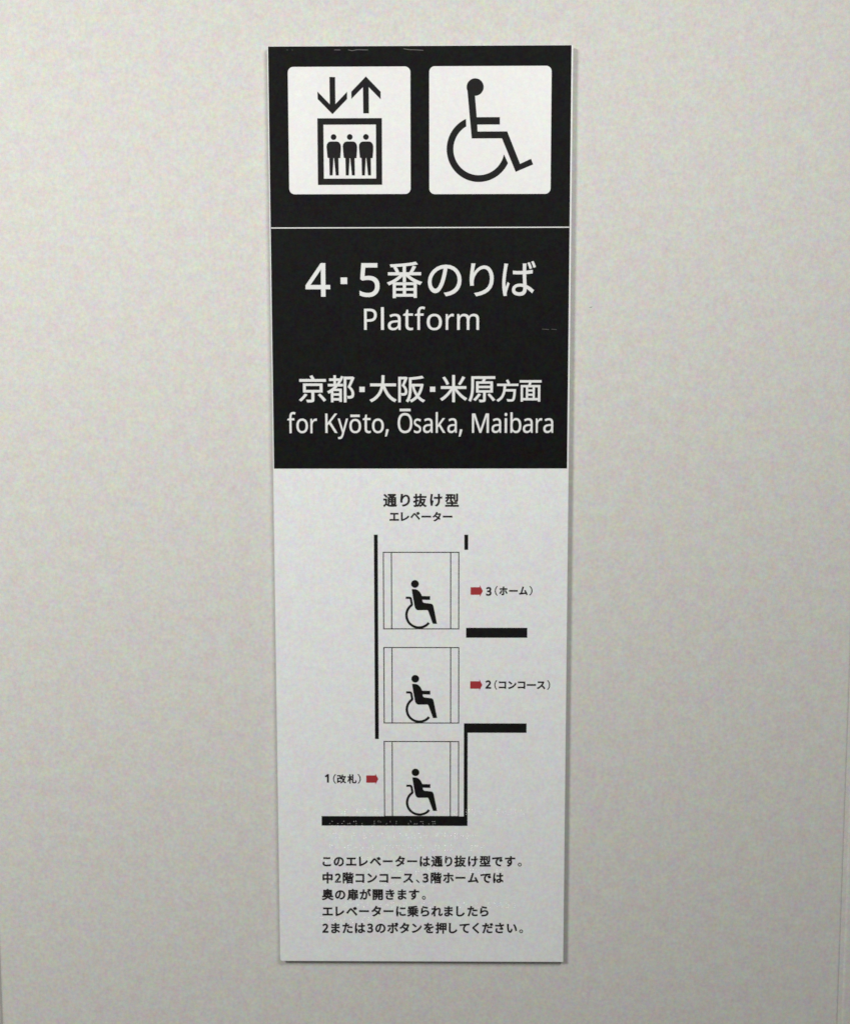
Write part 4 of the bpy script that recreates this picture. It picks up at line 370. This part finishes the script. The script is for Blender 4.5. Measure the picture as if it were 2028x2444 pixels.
'都': '528 795 -22 7 -20 -47 -23 -45 -26 -43 0 18 0 18 0 18 -42 0 -42 0 -41 0 0 36 0 35 0 36 -24 0 -23 0 -23 0 0 -36 0 -35 0 -36 -51 0 -51 0 -51 0 0 -22 0 -23 0 -22 51 0 51 0 51 0 0 -40 0 -40 0 -39 -66 0 -67 0 -66 0 0 -23 0 -22 0 -22 79 0 80 0 80 0 -77 -76 -88 -62 -96 -48 14 -14 24 -31 9 -16 28 15 26 16 26 18 0 -115 0 -115 0 -115 23 0 22 0 23 0 0 20 0 19 0 20 75 0 75 0 75 0 0 -15 0 -15 0 -15 24 0 24 0 24 0 0 144 0 144 0 144 -78 0 -78 0 -77 0 34 30 31 33 30 34 61 0 61 0 61 0 0 22 0 22 0 23 -43 0 -43 0 -43 0 57 74 48 83 39 90 -22 6/312 614 0 40 39 0 39 0 39 0 -26 -42 -29 -40 -32 -37 -10 0 -10 0 -10 0 0 39/291 47 -75 0 0 35 0 35 0 35 75 0 75 0 75 0 0 -35 0 -35 0 -35 -75 0/291 212 -75 0 0 33 0 32 0 33 75 0 75 0 75 0 0 -33 0 -32 0 -33 -75 0/698 780 -98 0 0 -287 0 -286 0 -287 25 0 24 0 25 0 0 263 0 263 0 263 62 0 62 0 62 0 -33 -80 -44 -107 -45 -85 104 -87 30 -75 2 -64 1 -36 -7 -30 -24 -13 -13 -7 -16 -2 -18 -2 -21 -2 -30 1 -33 3 13 -20 8 -32 1 -21 32 -2 34 0 27 3 26 3 23 8 19 12 36 23 15 46 0 62 0 71 -27 78 -106 93 49 93 55 114 41 95 -18 11 -18 11 -18 12 -4 -1 -4 -1 -4 -1 -98 0',
'開': '517 334 46 0 0 -37 0 -36 0 -36 -46 0 -46 0 -47 0 0 36 0 36 0 37 47 0/274 225 -42 0 0 -21 0 -21 0 -22 41 0 42 0 41 0 -7 -57 -27 -83 -84 -51 16 -11 23 -21 11 -14 95 65 32 106 7 66 47 0 47 0 47 0 0 -74 0 -74 0 -74 23 0 22 0 22 0 0 74 0 74 0 74 45 0 45 0 46 0 0 22 0 21 0 21 -46 0 -45 0 -45 0 0 36 0 36 0 37 38 0 39 0 38 0 0 20 0 21 0 20 -165 0 -165 0 -165 0 0 -20 0 -21 0 -20 36 0 36 0 36 0 0 -37 0 -36 0 -36 -42 0/308 602 73 0 0 -29 0 -28 0 -29 -73 0 -73 0 -73 0 0 29 0 28 0 29 73 0/381 682 0 -27 -73 0 -73 0 -73 0 0 27 0 28 0 27 73 0 73 0 73 0 0 -27/763 602 75 0 0 -29 0 -29 0 -29 -75 0 -76 0 -76 0 0 29 0 29 0 29 76 0/838 682 0 -27 -75 0 -76 0 -76 0 0 27 0 28 0 27 76 0 76 0 75 0 0 -27/887 793 -13 0 -111 0 -111 0 -111 0 0 -112 0 -112 0 -112 99 0 99 0 99 0 0 -146 0 -147 0 -146 0 -16 -5 -6 -16 0 -16 0 -52 0 -55 1 11 -20 10 -35 2 -20 76 -1 51 1 29 13 29 13 10 24 0 45 0 259 0 259 0 258 -13 0/210 793 -121 0 0 -291 0 -291 0 -292 24 0 25 0 24 0 0 180 0 179 0 180 97 0 96 0 97 0 0 112 0 112 0 111 -121 0',
'阪': '755 477 77 0 -23 -114 -40 -96 -53 -79 -52 83 -38 97 -25 109 77 0/592 781 -151 -12 0 -119 0 -119 0 -119 0 -147 -12 -180 -91 -126 19 -10 28 -21 13 -13 101 137 13 193 0 167 0 22 0 21 0 22 9 0 9 0 10 0 28 -134 43 -116 62 -96 -59 -69 -70 -51 -77 -32 15 -15 20 -28 10 -19 76 36 70 51 59 67 53 -66 63 -52 77 -37 12 19 23 28 17 14 -81 33 -66 52 -53 64 72 103 53 134 26 173 -15 4 -16 4 -15 5 -4 -1 -4 -1 -4 -1 -114 0 -115 0 -114 0 0 54 0 54 0 55 141 10 156 19 111 27 -16 21 -15 21 -16 21 -105 -26/160 793 -79 0 0 -291 0 -291 0 -291 22 0 22 0 22 0 0 269 0 268 0 269 48 0 47 0 48 0 -26 -68 -34 -90 -33 -72 82 -79 24 -67 0 -54 0 -31 -8 -25 -16 -11 -11 -7 -13 -1 -15 -2 -20 -2 -27 0 -29 4 12 -19 8 -29 1 -18 27 -2 31 1 26 2 21 2 20 6 16 10 30 20 13 42 0 53 0 61 -19 71 -83 84 38 79 43 100 32 83 -16 10 -16 9 -16 10 -4 -1 -4 -1 -4 -1 -80 0',
'階': '154 795 -73 0 0 -291 0 -291 0 -291 21 0 21 0 21 0 0 269 0 268 0 269 43 0 44 0 43 0 -21 -67 -28 -88 -29 -70 71 -80 18 -69 0 -54 0 -31 -5 -29 -16 -10 -8 -5 -10 -3 -12 -1 -16 -1 -19 1 -22 1 10 -19 7 -29 0 -18 22 -1 25 1 19 2 20 2 17 6 14 10 26 21 11 42 0 54 0 62 -16 72 -71 84 33 79 36 98 27 82 -15 9 -15 10 -15 9 -4 -1 -4 -1 -3 -1 -74 0/384 401 4 -18 19 12 29 11 202 49 -3 15 -3 28 0 20 -54 -12 -54 -12 -54 -11 0 52 0 51 0 52 56 0 56 0 56 0 0 22 0 21 0 22 -56 0 -56 0 -56 0 0 41 0 41 0 41 -24 0 -25 0 -24 0 0 -103 0 -102 0 -103 0 -37 -20 -14 -16 -6 12 -20/918 741 -16 16 -42 -30 -65 -37 -58 -28 0 55 0 55 0 54 -25 0 -24 0 -24 0 0 -109 0 -109 0 -109 0 -75 19 -21 76 0 16 0 78 0 17 0 62 0 19 29 7 112 -20 5 -28 11 -16 11 -3 -89 -4 -15 -24 0 -17 0 -64 0 -13 0 -27 0 -5 5 0 27 0 33 0 33 0 33 66 28 85 41 63 42 -16 16/465 331 -53 0 0 -138 0 -137 0 -138 24 0 23 0 24 0 0 13 0 13 0 13 111 0 112 0 111 0 0 -11 0 -12 0 -12 25 0 24 0 25 0 0 136 0 136 0 137 -82 0 -83 0 -82 0 13 26 14 26 13 26 -27 6 -27 6 -28 6 -6 -27 -13 -38 -12 -31 -53 0/483 84 0 32 111 0 112 0 111 0 0 -32 0 -33 0 -33 -111 0 -112 0 -111 0 0 33/594 175 -111 0 0 32 0 31 0 32 111 0 112 0 111 0 0 -32 0 -31 0 -32 -111 0',
'面': '387 295 0 38 71 0 70 0 70 0 0 -38 0 -37 0 -38 -70 0 -70 0 -71 0 0 38/458 393 -71 0 0 37 0 37 0 37 71 0 70 0 70 0 0 -37 0 -37 0 -37 -70 0/387 120 0 39 71 0 70 0 70 0 0 -39 0 -38 0 -39 -70 0 -70 0 -71 0 0 39/352 771 -294 0 0 -24 0 -24 0 -24 128 0 128 0 128 0 -7 -41 -11 -47 -10 -38 -103 0 -104 0 -103 0 0 -217 0 -218 0 -218 23 0 24 0 24 0 0 18 0 18 0 17 214 0 214 0 213 0 0 -17 0 -18 0 -18 26 0 25 0 25 0 0 218 0 218 0 217 -134 0 -133 0 -134 0 13 42 13 42 13 42 137 0 137 0 137 0 0 24 0 24 0 24 -295 0/223 43 -48 0 0 153 0 154 0 154 48 0 48 0 48 0 0 -154 0 -154 0 -153 -48 0/816 196 0 -153 -49 0 -50 0 -50 0 0 153 0 154 0 154 50 0 50 0 49 0 0 -154',
'（': '692 572 0 -194 0 -194 79 -158 119 -122 20 11 20 10 20 10 -115 119 -70 147 0 177 0 178 70 147 115 118 -20 11 -20 10 -20 10 -119 -121',
'）': '304 184 0 194 0 194 -79 159 -119 121 -20 -10 -20 -10 -20 -11 114 -118 71 -147 0 -178 0 -177 -71 -147 -114 -119 20 -10 20 -10 20 -11 119 122',
}

# positions in mm: 'box' = left, bottom, right, top of the letter; 'em' = centre x, baseline y, em width, em height
LINES = {
'big': ('box', [('4', -114.87, 226.78, -90.16, 259.9), ('■', -79.75, 239.19, -73.16, 245.67), ('5', -60.81, 226.27, -40.79, 259.77), ('番', -33.39, 225.25, 1.69, 261.03), ('の', 7.44, 226.93, 40.99, 258.11), ('り', 49.2, 226.84, 73.15, 259.24), ('ば', 81.62, 227.03, 114.99, 261.43)]),
'platform': ('box', [('P', -56.54, 193.8, -43.75, 214.75), ('l', -39.62, 193.78, -36.59, 216.22), ('a', -32.75, 193.35, -19.83, 209.68), ('t', -17.34, 193.32, -7.45, 213.72), ('f', -5.65, 193.71, 4.65, 216.81), ('o', 6.3, 193.27, 21.41, 209.6), ('r', 25.26, 193.66, 33.5, 209.56), ('m', 36.66, 193.62, 58.64, 209.53)]),
'kyoto': ('box', [('京', -122.72, 121.29, -95.34, 148.57), ('都', -94.18, 121.25, -66.58, 148.53), ('■', -61.69, 131.68, -56.33, 136.93), ('大', -51.43, 121.44, -24.25, 148.47), ('阪', -22.54, 121.17, 4.42, 147.89), ('■', 9.39, 131.76, 14.75, 136.93), ('米', 19.69, 121.31, 46.89, 148.61), ('原', 48.21, 121.27, 75.15, 147.35), ('方', 76.4, 121.64, 98.47, 144.04), ('面', 99.62, 121.78, 121.69, 143.35)]),
'forkyoto': ('box', [('f', -134.83, 90.25, -126.48, 111.7), ('o', -125.75, 90.23, -114.04, 105.01), ('r', -111.54, 90.22, -104.84, 105.0), ('K', -96.47, 90.44, -84.15, 110.03), ('y', -83.81, 84.19, -73.35, 104.97), ('o', -72.09, 90.18, -60.23, 104.65), ('■', -71.07, 106.5, -61.56, 108.91), ('t', -58.5, 90.17, -50.48, 108.9), ('o', -49.16, 90.16, -37.25, 104.93), (',', -36.11, 86.88, -32.37, 94.12), ('O', -23.21, 90.13, -8.41, 110.56), ('■', -21.21, 112.27, -10.17, 114.82), ('s', -6.87, 90.12, 0.51, 104.88), ('a', 2.32, 90.25, 12.09, 105.28), ('k', 15.23, 90.41, 24.9, 111.44), ('a', 26.96, 90.22, 36.48, 105.25), (',', 38.39, 86.66, 42.11, 93.94), ('M', 51.77, 90.37, 68.95, 109.92), ('a', 71.6, 90.19, 81.27, 105.2), ('i', 84.65, 90.34, 87.45, 110.55), ('b', 90.59, 90.16, 101.57, 111.11), ('a', 103.16, 90.16, 113.07, 105.16), ('r', 116.21, 90.31, 122.64, 105.16), ('a', 123.81, 90.13, 133.79, 105.15)]),
'toorinuke': ('box', [('通', -38.25, 15.04, -24.29, 28.45), ('り', -20.91, 15.4, -11.0, 28.44), ('抜', -7.75, 14.91, 5.96, 28.62), ('け', 9.39, 15.39, 21.76, 28.43), ('型', 24.7, 15.2, 38.71, 28.73)]),
'elevator': ('box', [('エ', -31.89, 0.85, -22.27, 9.06), ('レ', -20.37, 0.55, -11.84, 9.55), ('ベ', -10.55, 1.84, -0.8, 10.1), ('ー', 0.61, 4.43, 10.42, 5.84), ('タ', 11.95, 0.11, 20.53, 9.97), ('ー', 22.37, 4.42, 32.18, 5.84)]),
'home': ('box', [('3', 66.64, -76.68, 72.27, -67.47), ('（', 75.6, -76.59, 78.62, -66.43), ('ホ', 80.26, -76.09, 88.69, -67.01), ('ー', 90.24, -72.17, 99.12, -70.82), ('ム', 100.44, -75.98, 109.31, -67.0), ('）', 110.87, -76.21, 114.19, -66.41)]),
'concourse': ('box', [('2', 66.41, -174.09, 72.31, -165.16), ('（', 75.59, -175.03, 78.44, -164.98), ('コ', 80.19, -174.07, 87.84, -166.37), ('ン', 89.81, -174.28, 98.4, -166.07), ('コ', 99.77, -174.05, 107.52, -166.34), ('ー', 109.16, -170.8, 118.62, -169.23), ('ス', 119.55, -174.41, 128.18, -166.2), ('）', 130.08, -175.24, 133.09, -164.91)]),
'gate': ('box', [('1', -100.56, -274.45, -96.38, -265.27), ('（', -92.04, -275.6, -88.91, -265.25), ('改', -88.1, -275.25, -78.45, -265.65), ('札', -77.08, -275.43, -67.52, -265.43), ('）', -66.39, -275.53, -63.17, -265.2)]),
'b1': ('em', [('こ', -99.44, -364.45, 12.19, 12.61), ('の', -86.78, -364.41, 12.18, 12.61), ('エ', -73.8, -364.37, 12.18, 12.61), ('レ', -60.96, -364.33, 12.18, 12.61), ('ベ', -48.3, -364.29, 12.17, 12.61), ('ー', -35.33, -364.26, 12.17, 12.61), ('タ', -22.43, -364.22, 12.17, 12.6), ('ー', -9.78, -364.18, 12.17, 12.6), ('は', 3.65, -364.14, 12.16, 12.6), ('通', 16.31, -364.1, 12.16, 12.6), ('り', 28.46, -364.07, 12.16, 12.6), ('抜', 40.49, -364.03, 12.16, 12.6), ('け', 54.02, -363.99, 12.15, 12.6), ('型', 66.83, -363.95, 12.15, 12.59), ('で', 79.63, -363.91, 12.15, 12.59), ('す', 92.96, -363.87, 12.15, 12.59), ('。', 103.13, -363.84, 12.14, 12.59)]),
'b2': ('em', [('中', -98.8, -382.54, 12.2, 12.65), ('2', -87.89, -382.51, 12.2, 12.65), ('階', -77.11, -382.47, 12.2, 12.65), ('コ', -64.75, -382.43, 12.2, 12.65), ('ン', -51.89, -382.39, 12.19, 12.65), ('コ', -39.53, -382.36, 12.19, 12.64), ('ー', -26.74, -382.32, 12.19, 12.64), ('ス', -13.94, -382.28, 12.19, 12.64), ('、', -3.94, -382.24, 12.18, 12.64), ('3', 4.29, -382.22, 12.18, 12.64), ('階', 15.44, -382.18, 12.18, 12.64), ('ホ', 28.28, -382.14, 12.18, 12.64), ('ー', 40.91, -382.1, 12.17, 12.63), ('ム', 54.4, -382.06, 12.17, 12.63), ('で', 67.55, -382.02, 12.17, 12.63), ('は', 80.7, -381.98, 12.17, 12.63)]),
'b3': ('em', [('奥', -98.85, -400.78, 12.22, 12.69), ('の', -85.7, -400.74, 12.22, 12.69), ('扉', -72.5, -400.7, 12.22, 12.69), ('が', -59.17, -400.65, 12.21, 12.68), ('開', -46.03, -400.61, 12.21, 12.68), ('き', -33.15, -400.57, 12.21, 12.68), ('ま', -20.46, -400.53, 12.2, 12.68), ('す', -7.78, -400.48, 12.2, 12.68), ('。', 2.49, -400.45, 12.2, 12.68)]),
'b4': ('em', [('エ', -99.03, -419.17, 12.24, 12.73), ('レ', -86.12, -419.13, 12.24, 12.72), ('ベ', -73.59, -419.08, 12.23, 12.72), ('ー', -60.68, -419.04, 12.23, 12.72), ('タ', -47.66, -418.99, 12.23, 12.72), ('ー', -34.82, -418.95, 12.23, 12.72), ('に', -21.67, -418.91, 12.22, 12.72), ('乗', -9.09, -418.86, 12.22, 12.72), ('ら', 3.66, -418.82, 12.22, 12.71), ('れ', 16.29, -418.78, 12.22, 12.71), ('ま', 28.5, -418.73, 12.21, 12.71), ('し', 41.04, -418.69, 12.21, 12.71), ('た', 53.71, -418.65, 12.21, 12.71), ('ら', 66.04, -418.6, 12.2, 12.71)]),
'b5': ('em', [('2', -101.63, -437.72, 12.26, 12.76), ('ま', -90.93, -437.68, 12.26, 12.76), ('た', -78.19, -437.63, 12.25, 12.76), ('は', -64.95, -437.59, 12.25, 12.76), ('3', -54.31, -437.55, 12.25, 12.76), ('の', -43.49, -437.51, 12.25, 12.76), ('ボ', -30.32, -437.46, 12.24, 12.76), ('タ', -18.04, -437.42, 12.24, 12.76), ('ン', -5.0, -437.37, 12.24, 12.75), ('を', 7.68, -437.32, 12.24, 12.75), ('押', 20.58, -437.28, 12.23, 12.75), ('し', 33.27, -437.23, 12.23, 12.75), ('て', 45.37, -437.19, 12.23, 12.75), ('く', 57.19, -437.15, 12.23, 12.75), ('だ', 69.81, -437.1, 12.22, 12.75), ('さ', 82.3, -437.06, 12.22, 12.74), ('い', 95.37, -437.01, 12.22, 12.74), ('。', 105.08, -436.97, 12.22, 12.74)]),
}

def contours(key, steps=6):
    out = []
    for part in GLYPHS[key].split('/'):
        v = list(map(int, part.split())); pts = []; x = y = 0
        for i in range(0, len(v), 2):
            x += v[i]; y += v[i + 1]; pts.append((x / 1000.0, y / 1000.0))
        tri = [pts[i:i + 3] for i in range(0, len(pts), 3)]
        poly = []
        for a, b in zip(tri, tri[1:] + tri[:1]):
            p0, p1, p2, p3 = a[1], a[2], b[0], b[1]
            chord = math.dist(p0, p3)
            dev = abs((p1[0] - p0[0]) * (p3[1] - p0[1]) - (p1[1] - p0[1]) * (p3[0] - p0[0])) + abs((p2[0] - p0[0]) * (p3[1] - p0[1]) - (p2[1] - p0[1]) * (p3[0] - p0[0]))
            n = 1 if dev < 1e-5 * max(chord, 1e-6) + 1e-7 else steps
            for k in range(n):
                t = k / n; u = 1 - t
                poly.append((u**3 * p0[0] + 3 * u * u * t * p1[0] + 3 * u * t * t * p2[0] + t**3 * p3[0], u**3 * p0[1] + 3 * u * u * t * p1[1] + 3 * u * t * t * p2[1] + t**3 * p3[1]))
        clean = [poly[0]]
        for p in poly[1:]:
            if math.dist(p, clean[-1]) > 1e-4: clean.append(p)
        if math.dist(clean[0], clean[-1]) < 1e-4: clean.pop()
        out.append(clean)
    return out
def area2(p): return sum(a[0] * b[1] - b[0] * a[1] for a, b in zip(p, p[1:] + p[:1])) / 2
def fatten(loops, d):
    s = 1 if area2(max(loops, key=lambda l: abs(area2(l)))) > 0 else -1
    res = []
    for lp in loops:
        n = len(lp); o = []
        for i in range(n):
            a = Vector(lp[i]) - Vector(lp[i - 1]); b = Vector(lp[(i + 1) % n]) - Vector(lp[i])
            a.normalize(); b.normalize()
            na = Vector((a.y, -a.x)) * s; nb = Vector((b.y, -b.x)) * s
            m = na + nb
            if m.length < 0.3: m = na
            k = d / max(0.35, m.length / 2); m.normalize()
            o.append((lp[i][0] + m.x * k, lp[i][1] + m.y * k))
        res.append(o)
    return res
def lettering(key, mat, fat, z, label, parent, digit_fat=None):
    kind, items = LINES[key]
    groups = []
    for it in items:
        c = it[0]
        if c == '■': groups.append([rect(*it[1:])]); continue
        gk = '~' + c if ord(c) < 0x250 else c
        cs = contours(gk)
        xs = [p[0] for l in cs for p in l]; ys = [p[1] for l in cs for p in l]
        gx0, gx1, gy0, gy1 = min(xs), max(xs), min(ys), max(ys)
        d = digit_fat if (digit_fat and c.isdigit()) else fat
        if c in '（）。、': d = d * 0.3
        if kind == 'box':
            x0, y0, x1, y1 = it[1] + d, it[2] + d, it[3] - d, it[4] - d
            sx, sy = (x1 - x0) / (gx1 - gx0), (y1 - y0) / (gy1 - gy0)
            if c == 'ー': sy = sx; y0 = (it[2] + it[4]) / 2 - (gy1 - gy0) * sy / 2
            cs = [[(x0 + (x - gx0) * sx, y0 + (y - gy0) * sy) for x, y in l] for l in cs]
        else:
            cx, by, ew, eh = it[1:]
            if c.isdigit(): k = 0.725 / (gy1 - gy0); ew *= k * 0.92; eh *= k; by -= gy0 * eh
            gc = (gx0 + gx1) / 2
            cs = [[(cx + (x - gc) * ew, by + y * eh) for x, y in l] for l in cs]
        groups.append(fatten(cs, d))
    o = sheet('lettering', None, z, 0.08, mat, parent, True, groups)
    o['label'] = label
    return o
lettering('big', M_letw, 0.27, 0.25, 'large white platform number line at the top of the text', sign, 0.36)
lettering('platform', M_letw, 0.10, 0.25, 'white word Platform', sign)
lettering('kyoto', M_letw, 0.32, 0.25, 'white Japanese line of three cities', sign)
lettering('forkyoto', M_letw, 0.11, 0.25, 'white line for Kyoto, Osaka, Maibara', sign)
lettering('toorinuke', M_ink, 0.48, ZB, 'larger black caption over the shaft diagram', sign)
lettering('elevator', M_ink, 0.42, ZB, 'smaller black caption over the shaft diagram', sign)
lettering('home', M_ink, 0.42, ZB, 'black caption 3 beside a red arrow', sign, 0.48)
lettering('concourse', M_ink, 0.42, ZB, 'black caption 2 beside a red arrow', sign, 0.48)
lettering('gate', M_ink, 0.36, ZB, 'black caption 1 beside a red arrow', sign, 0.48)
for i, nm in enumerate(('first', 'second', 'third', 'fourth', 'fifth')):
    lettering('b%d' % (i + 1), M_ink, 0.45, ZB, nm + ' line of the small black notice', sign, 0.52)

# ------------------------------------------------------------------ braille in clear raised dots
VOW = {'a': '1', 'i': '12', 'u': '14', 'e': '124', 'o': '24'}
CON = {'': '', 'k': '6', 's': '56', 't': '35', 'n': '3', 'h': '36', 'm': '356', 'r': '5'}
def cells(txt):
    out = []
    for tok in txt.split():
        if tok == '_': out.append('')
        elif tok == '-': out.append('25')
        elif tok == '.': out.append('256')
        elif tok == ',': out.append('56')
        elif tok == 'N': out.append('356')
        elif tok == 'wa': out.append('3')
        elif tok == 'wo': out.append('35')
        elif tok == 'tyu': out += ['4', '1435']
        elif tok.startswith('#'): out += ['3456', {'1': '1', '2': '12', '3': '14'}[tok[1]]]
        else:
            v = tok[-1]; c = tok[:-1]
            D = {'g': 'k', 'z': 's', 'd': 't', 'b': 'h'}
            if c in D: out.append('5'); c = D[c]
            if c == 'p': out.append('6'); c = 'h'
            out.append(VOW[v] + CON[c])
    return out
ROWS = [(-86.2, -305.7, 'ko no _ e re be - ta - wa _ to - ri nu ke ga ta de su . _ tyu - #2 ka i'),
        (-96.0, -318.6, 'ko N ko - su , _ #3 ga i _ ho - mu de wa'),
        (-98.3, -331.6, 'o ku no _ to bi ra ga _ hi ra ki ma su . _ e re be - ta -'),
        (-95.8, -344.6, 'e re be - ta - ni _ no ra re ma si ta ra _ #2 ma ta wa _ #3 no'),
        (-106.9, -357.6, 'bo ta N wo _ o si te _ ku da sa i . _ ko no _ e re be - ta - wa'),
        (-81.9, -370.6, 'ko no _ e re be - ta - wa _ to - ri nu ke ga ta de su . _ #3'),
        (-95.3, -383.7, 'tyu - #2 ka i _ ko N ko - su , _ ho - mu'),
        (-82.0, -407.2, '#3 ga i _ ho - mu de wa _ o ku no _ to bi ra ga _ hi ra ki ma su'),
        (-106.7, -423.8, 'ku da sa i . _ no ri ba')]
dots = []
PX = 6.35
for x0, yc, t in ROWS:
    for k, c in enumerate(cells(t)):
        for ch in c:
            n = int(ch) - 1
            dots.append((x0 + k * PX + (n // 3) * 2.3, yc + 2.35 - (n % 3) * 2.35))
V, F_ = [], []
for x, y in dots:
    b0 = len(V); R_, hgt = 0.8, 0.55
    for (rr, hh) in ((1.0, 0.0), (0.92, 0.45), (0.6, 0.82)):
        for i in range(8):
            a = 2 * math.pi * i / 8; V.append(((x + R_ * rr * math.cos(a)) / 1000, -(0.16 + hgt * hh) / 1000, (y + R_ * rr * math.sin(a)) / 1000))
    V.append((x / 1000, -(0.16 + hgt) / 1000, y / 1000))
    V_bot = len(V); V.append((x / 1000, -0.16 / 1000, y / 1000))
    for rr in range(2):
        for i in range(8):
            j = (i + 1) % 8; F_.append((b0 + rr * 8 + i, b0 + rr * 8 + j, b0 + rr * 8 + 8 + j, b0 + rr * 8 + 8 + i))
    for i in range(8):
        j = (i + 1) % 8; F_.append((b0 + 16 + i, b0 + 16 + j, b0 + 24)); F_.append((b0 + j, b0 + i, V_bot))
me = bpy.data.meshes.new('braille_dots'); me.from_pydata(V, [], F_); me.update()
for p in me.polygons: p.use_smooth = True
bo = link_mesh('braille_dots', me, M_resin, sign); bo['kind'] = 'stuff'

# ------------------------------------------------------------------ scuffs on the black film
scr = [[(-130.4, 466.0), (-129.7, 465.9)], [(-125.5, 466.0), (-124.9, 465.9)], [(-84.0, 465.8), (-78.0, 465.7)],
       [(-70.4, 465.8), (-66.3, 464.9), (-61.8, 465.9), (-51.0, 465.6)], [(-16.1, 466.6), (-10.7, 465.7), (-4, 465.5), (3.2, 465.0)],
       [(121.5, 194.2), (126.3, 194.0), (128.5, 193.8)], [(131.0, 194.2), (136.3, 193.7)]]
for i, l in enumerate(scr):
    sheet('scuff_mark', [stroke(l, 0.75 if i < 5 else 0.45)], 0.20, 0.05, M_scratch if i < 5 else M_scratch, sign)
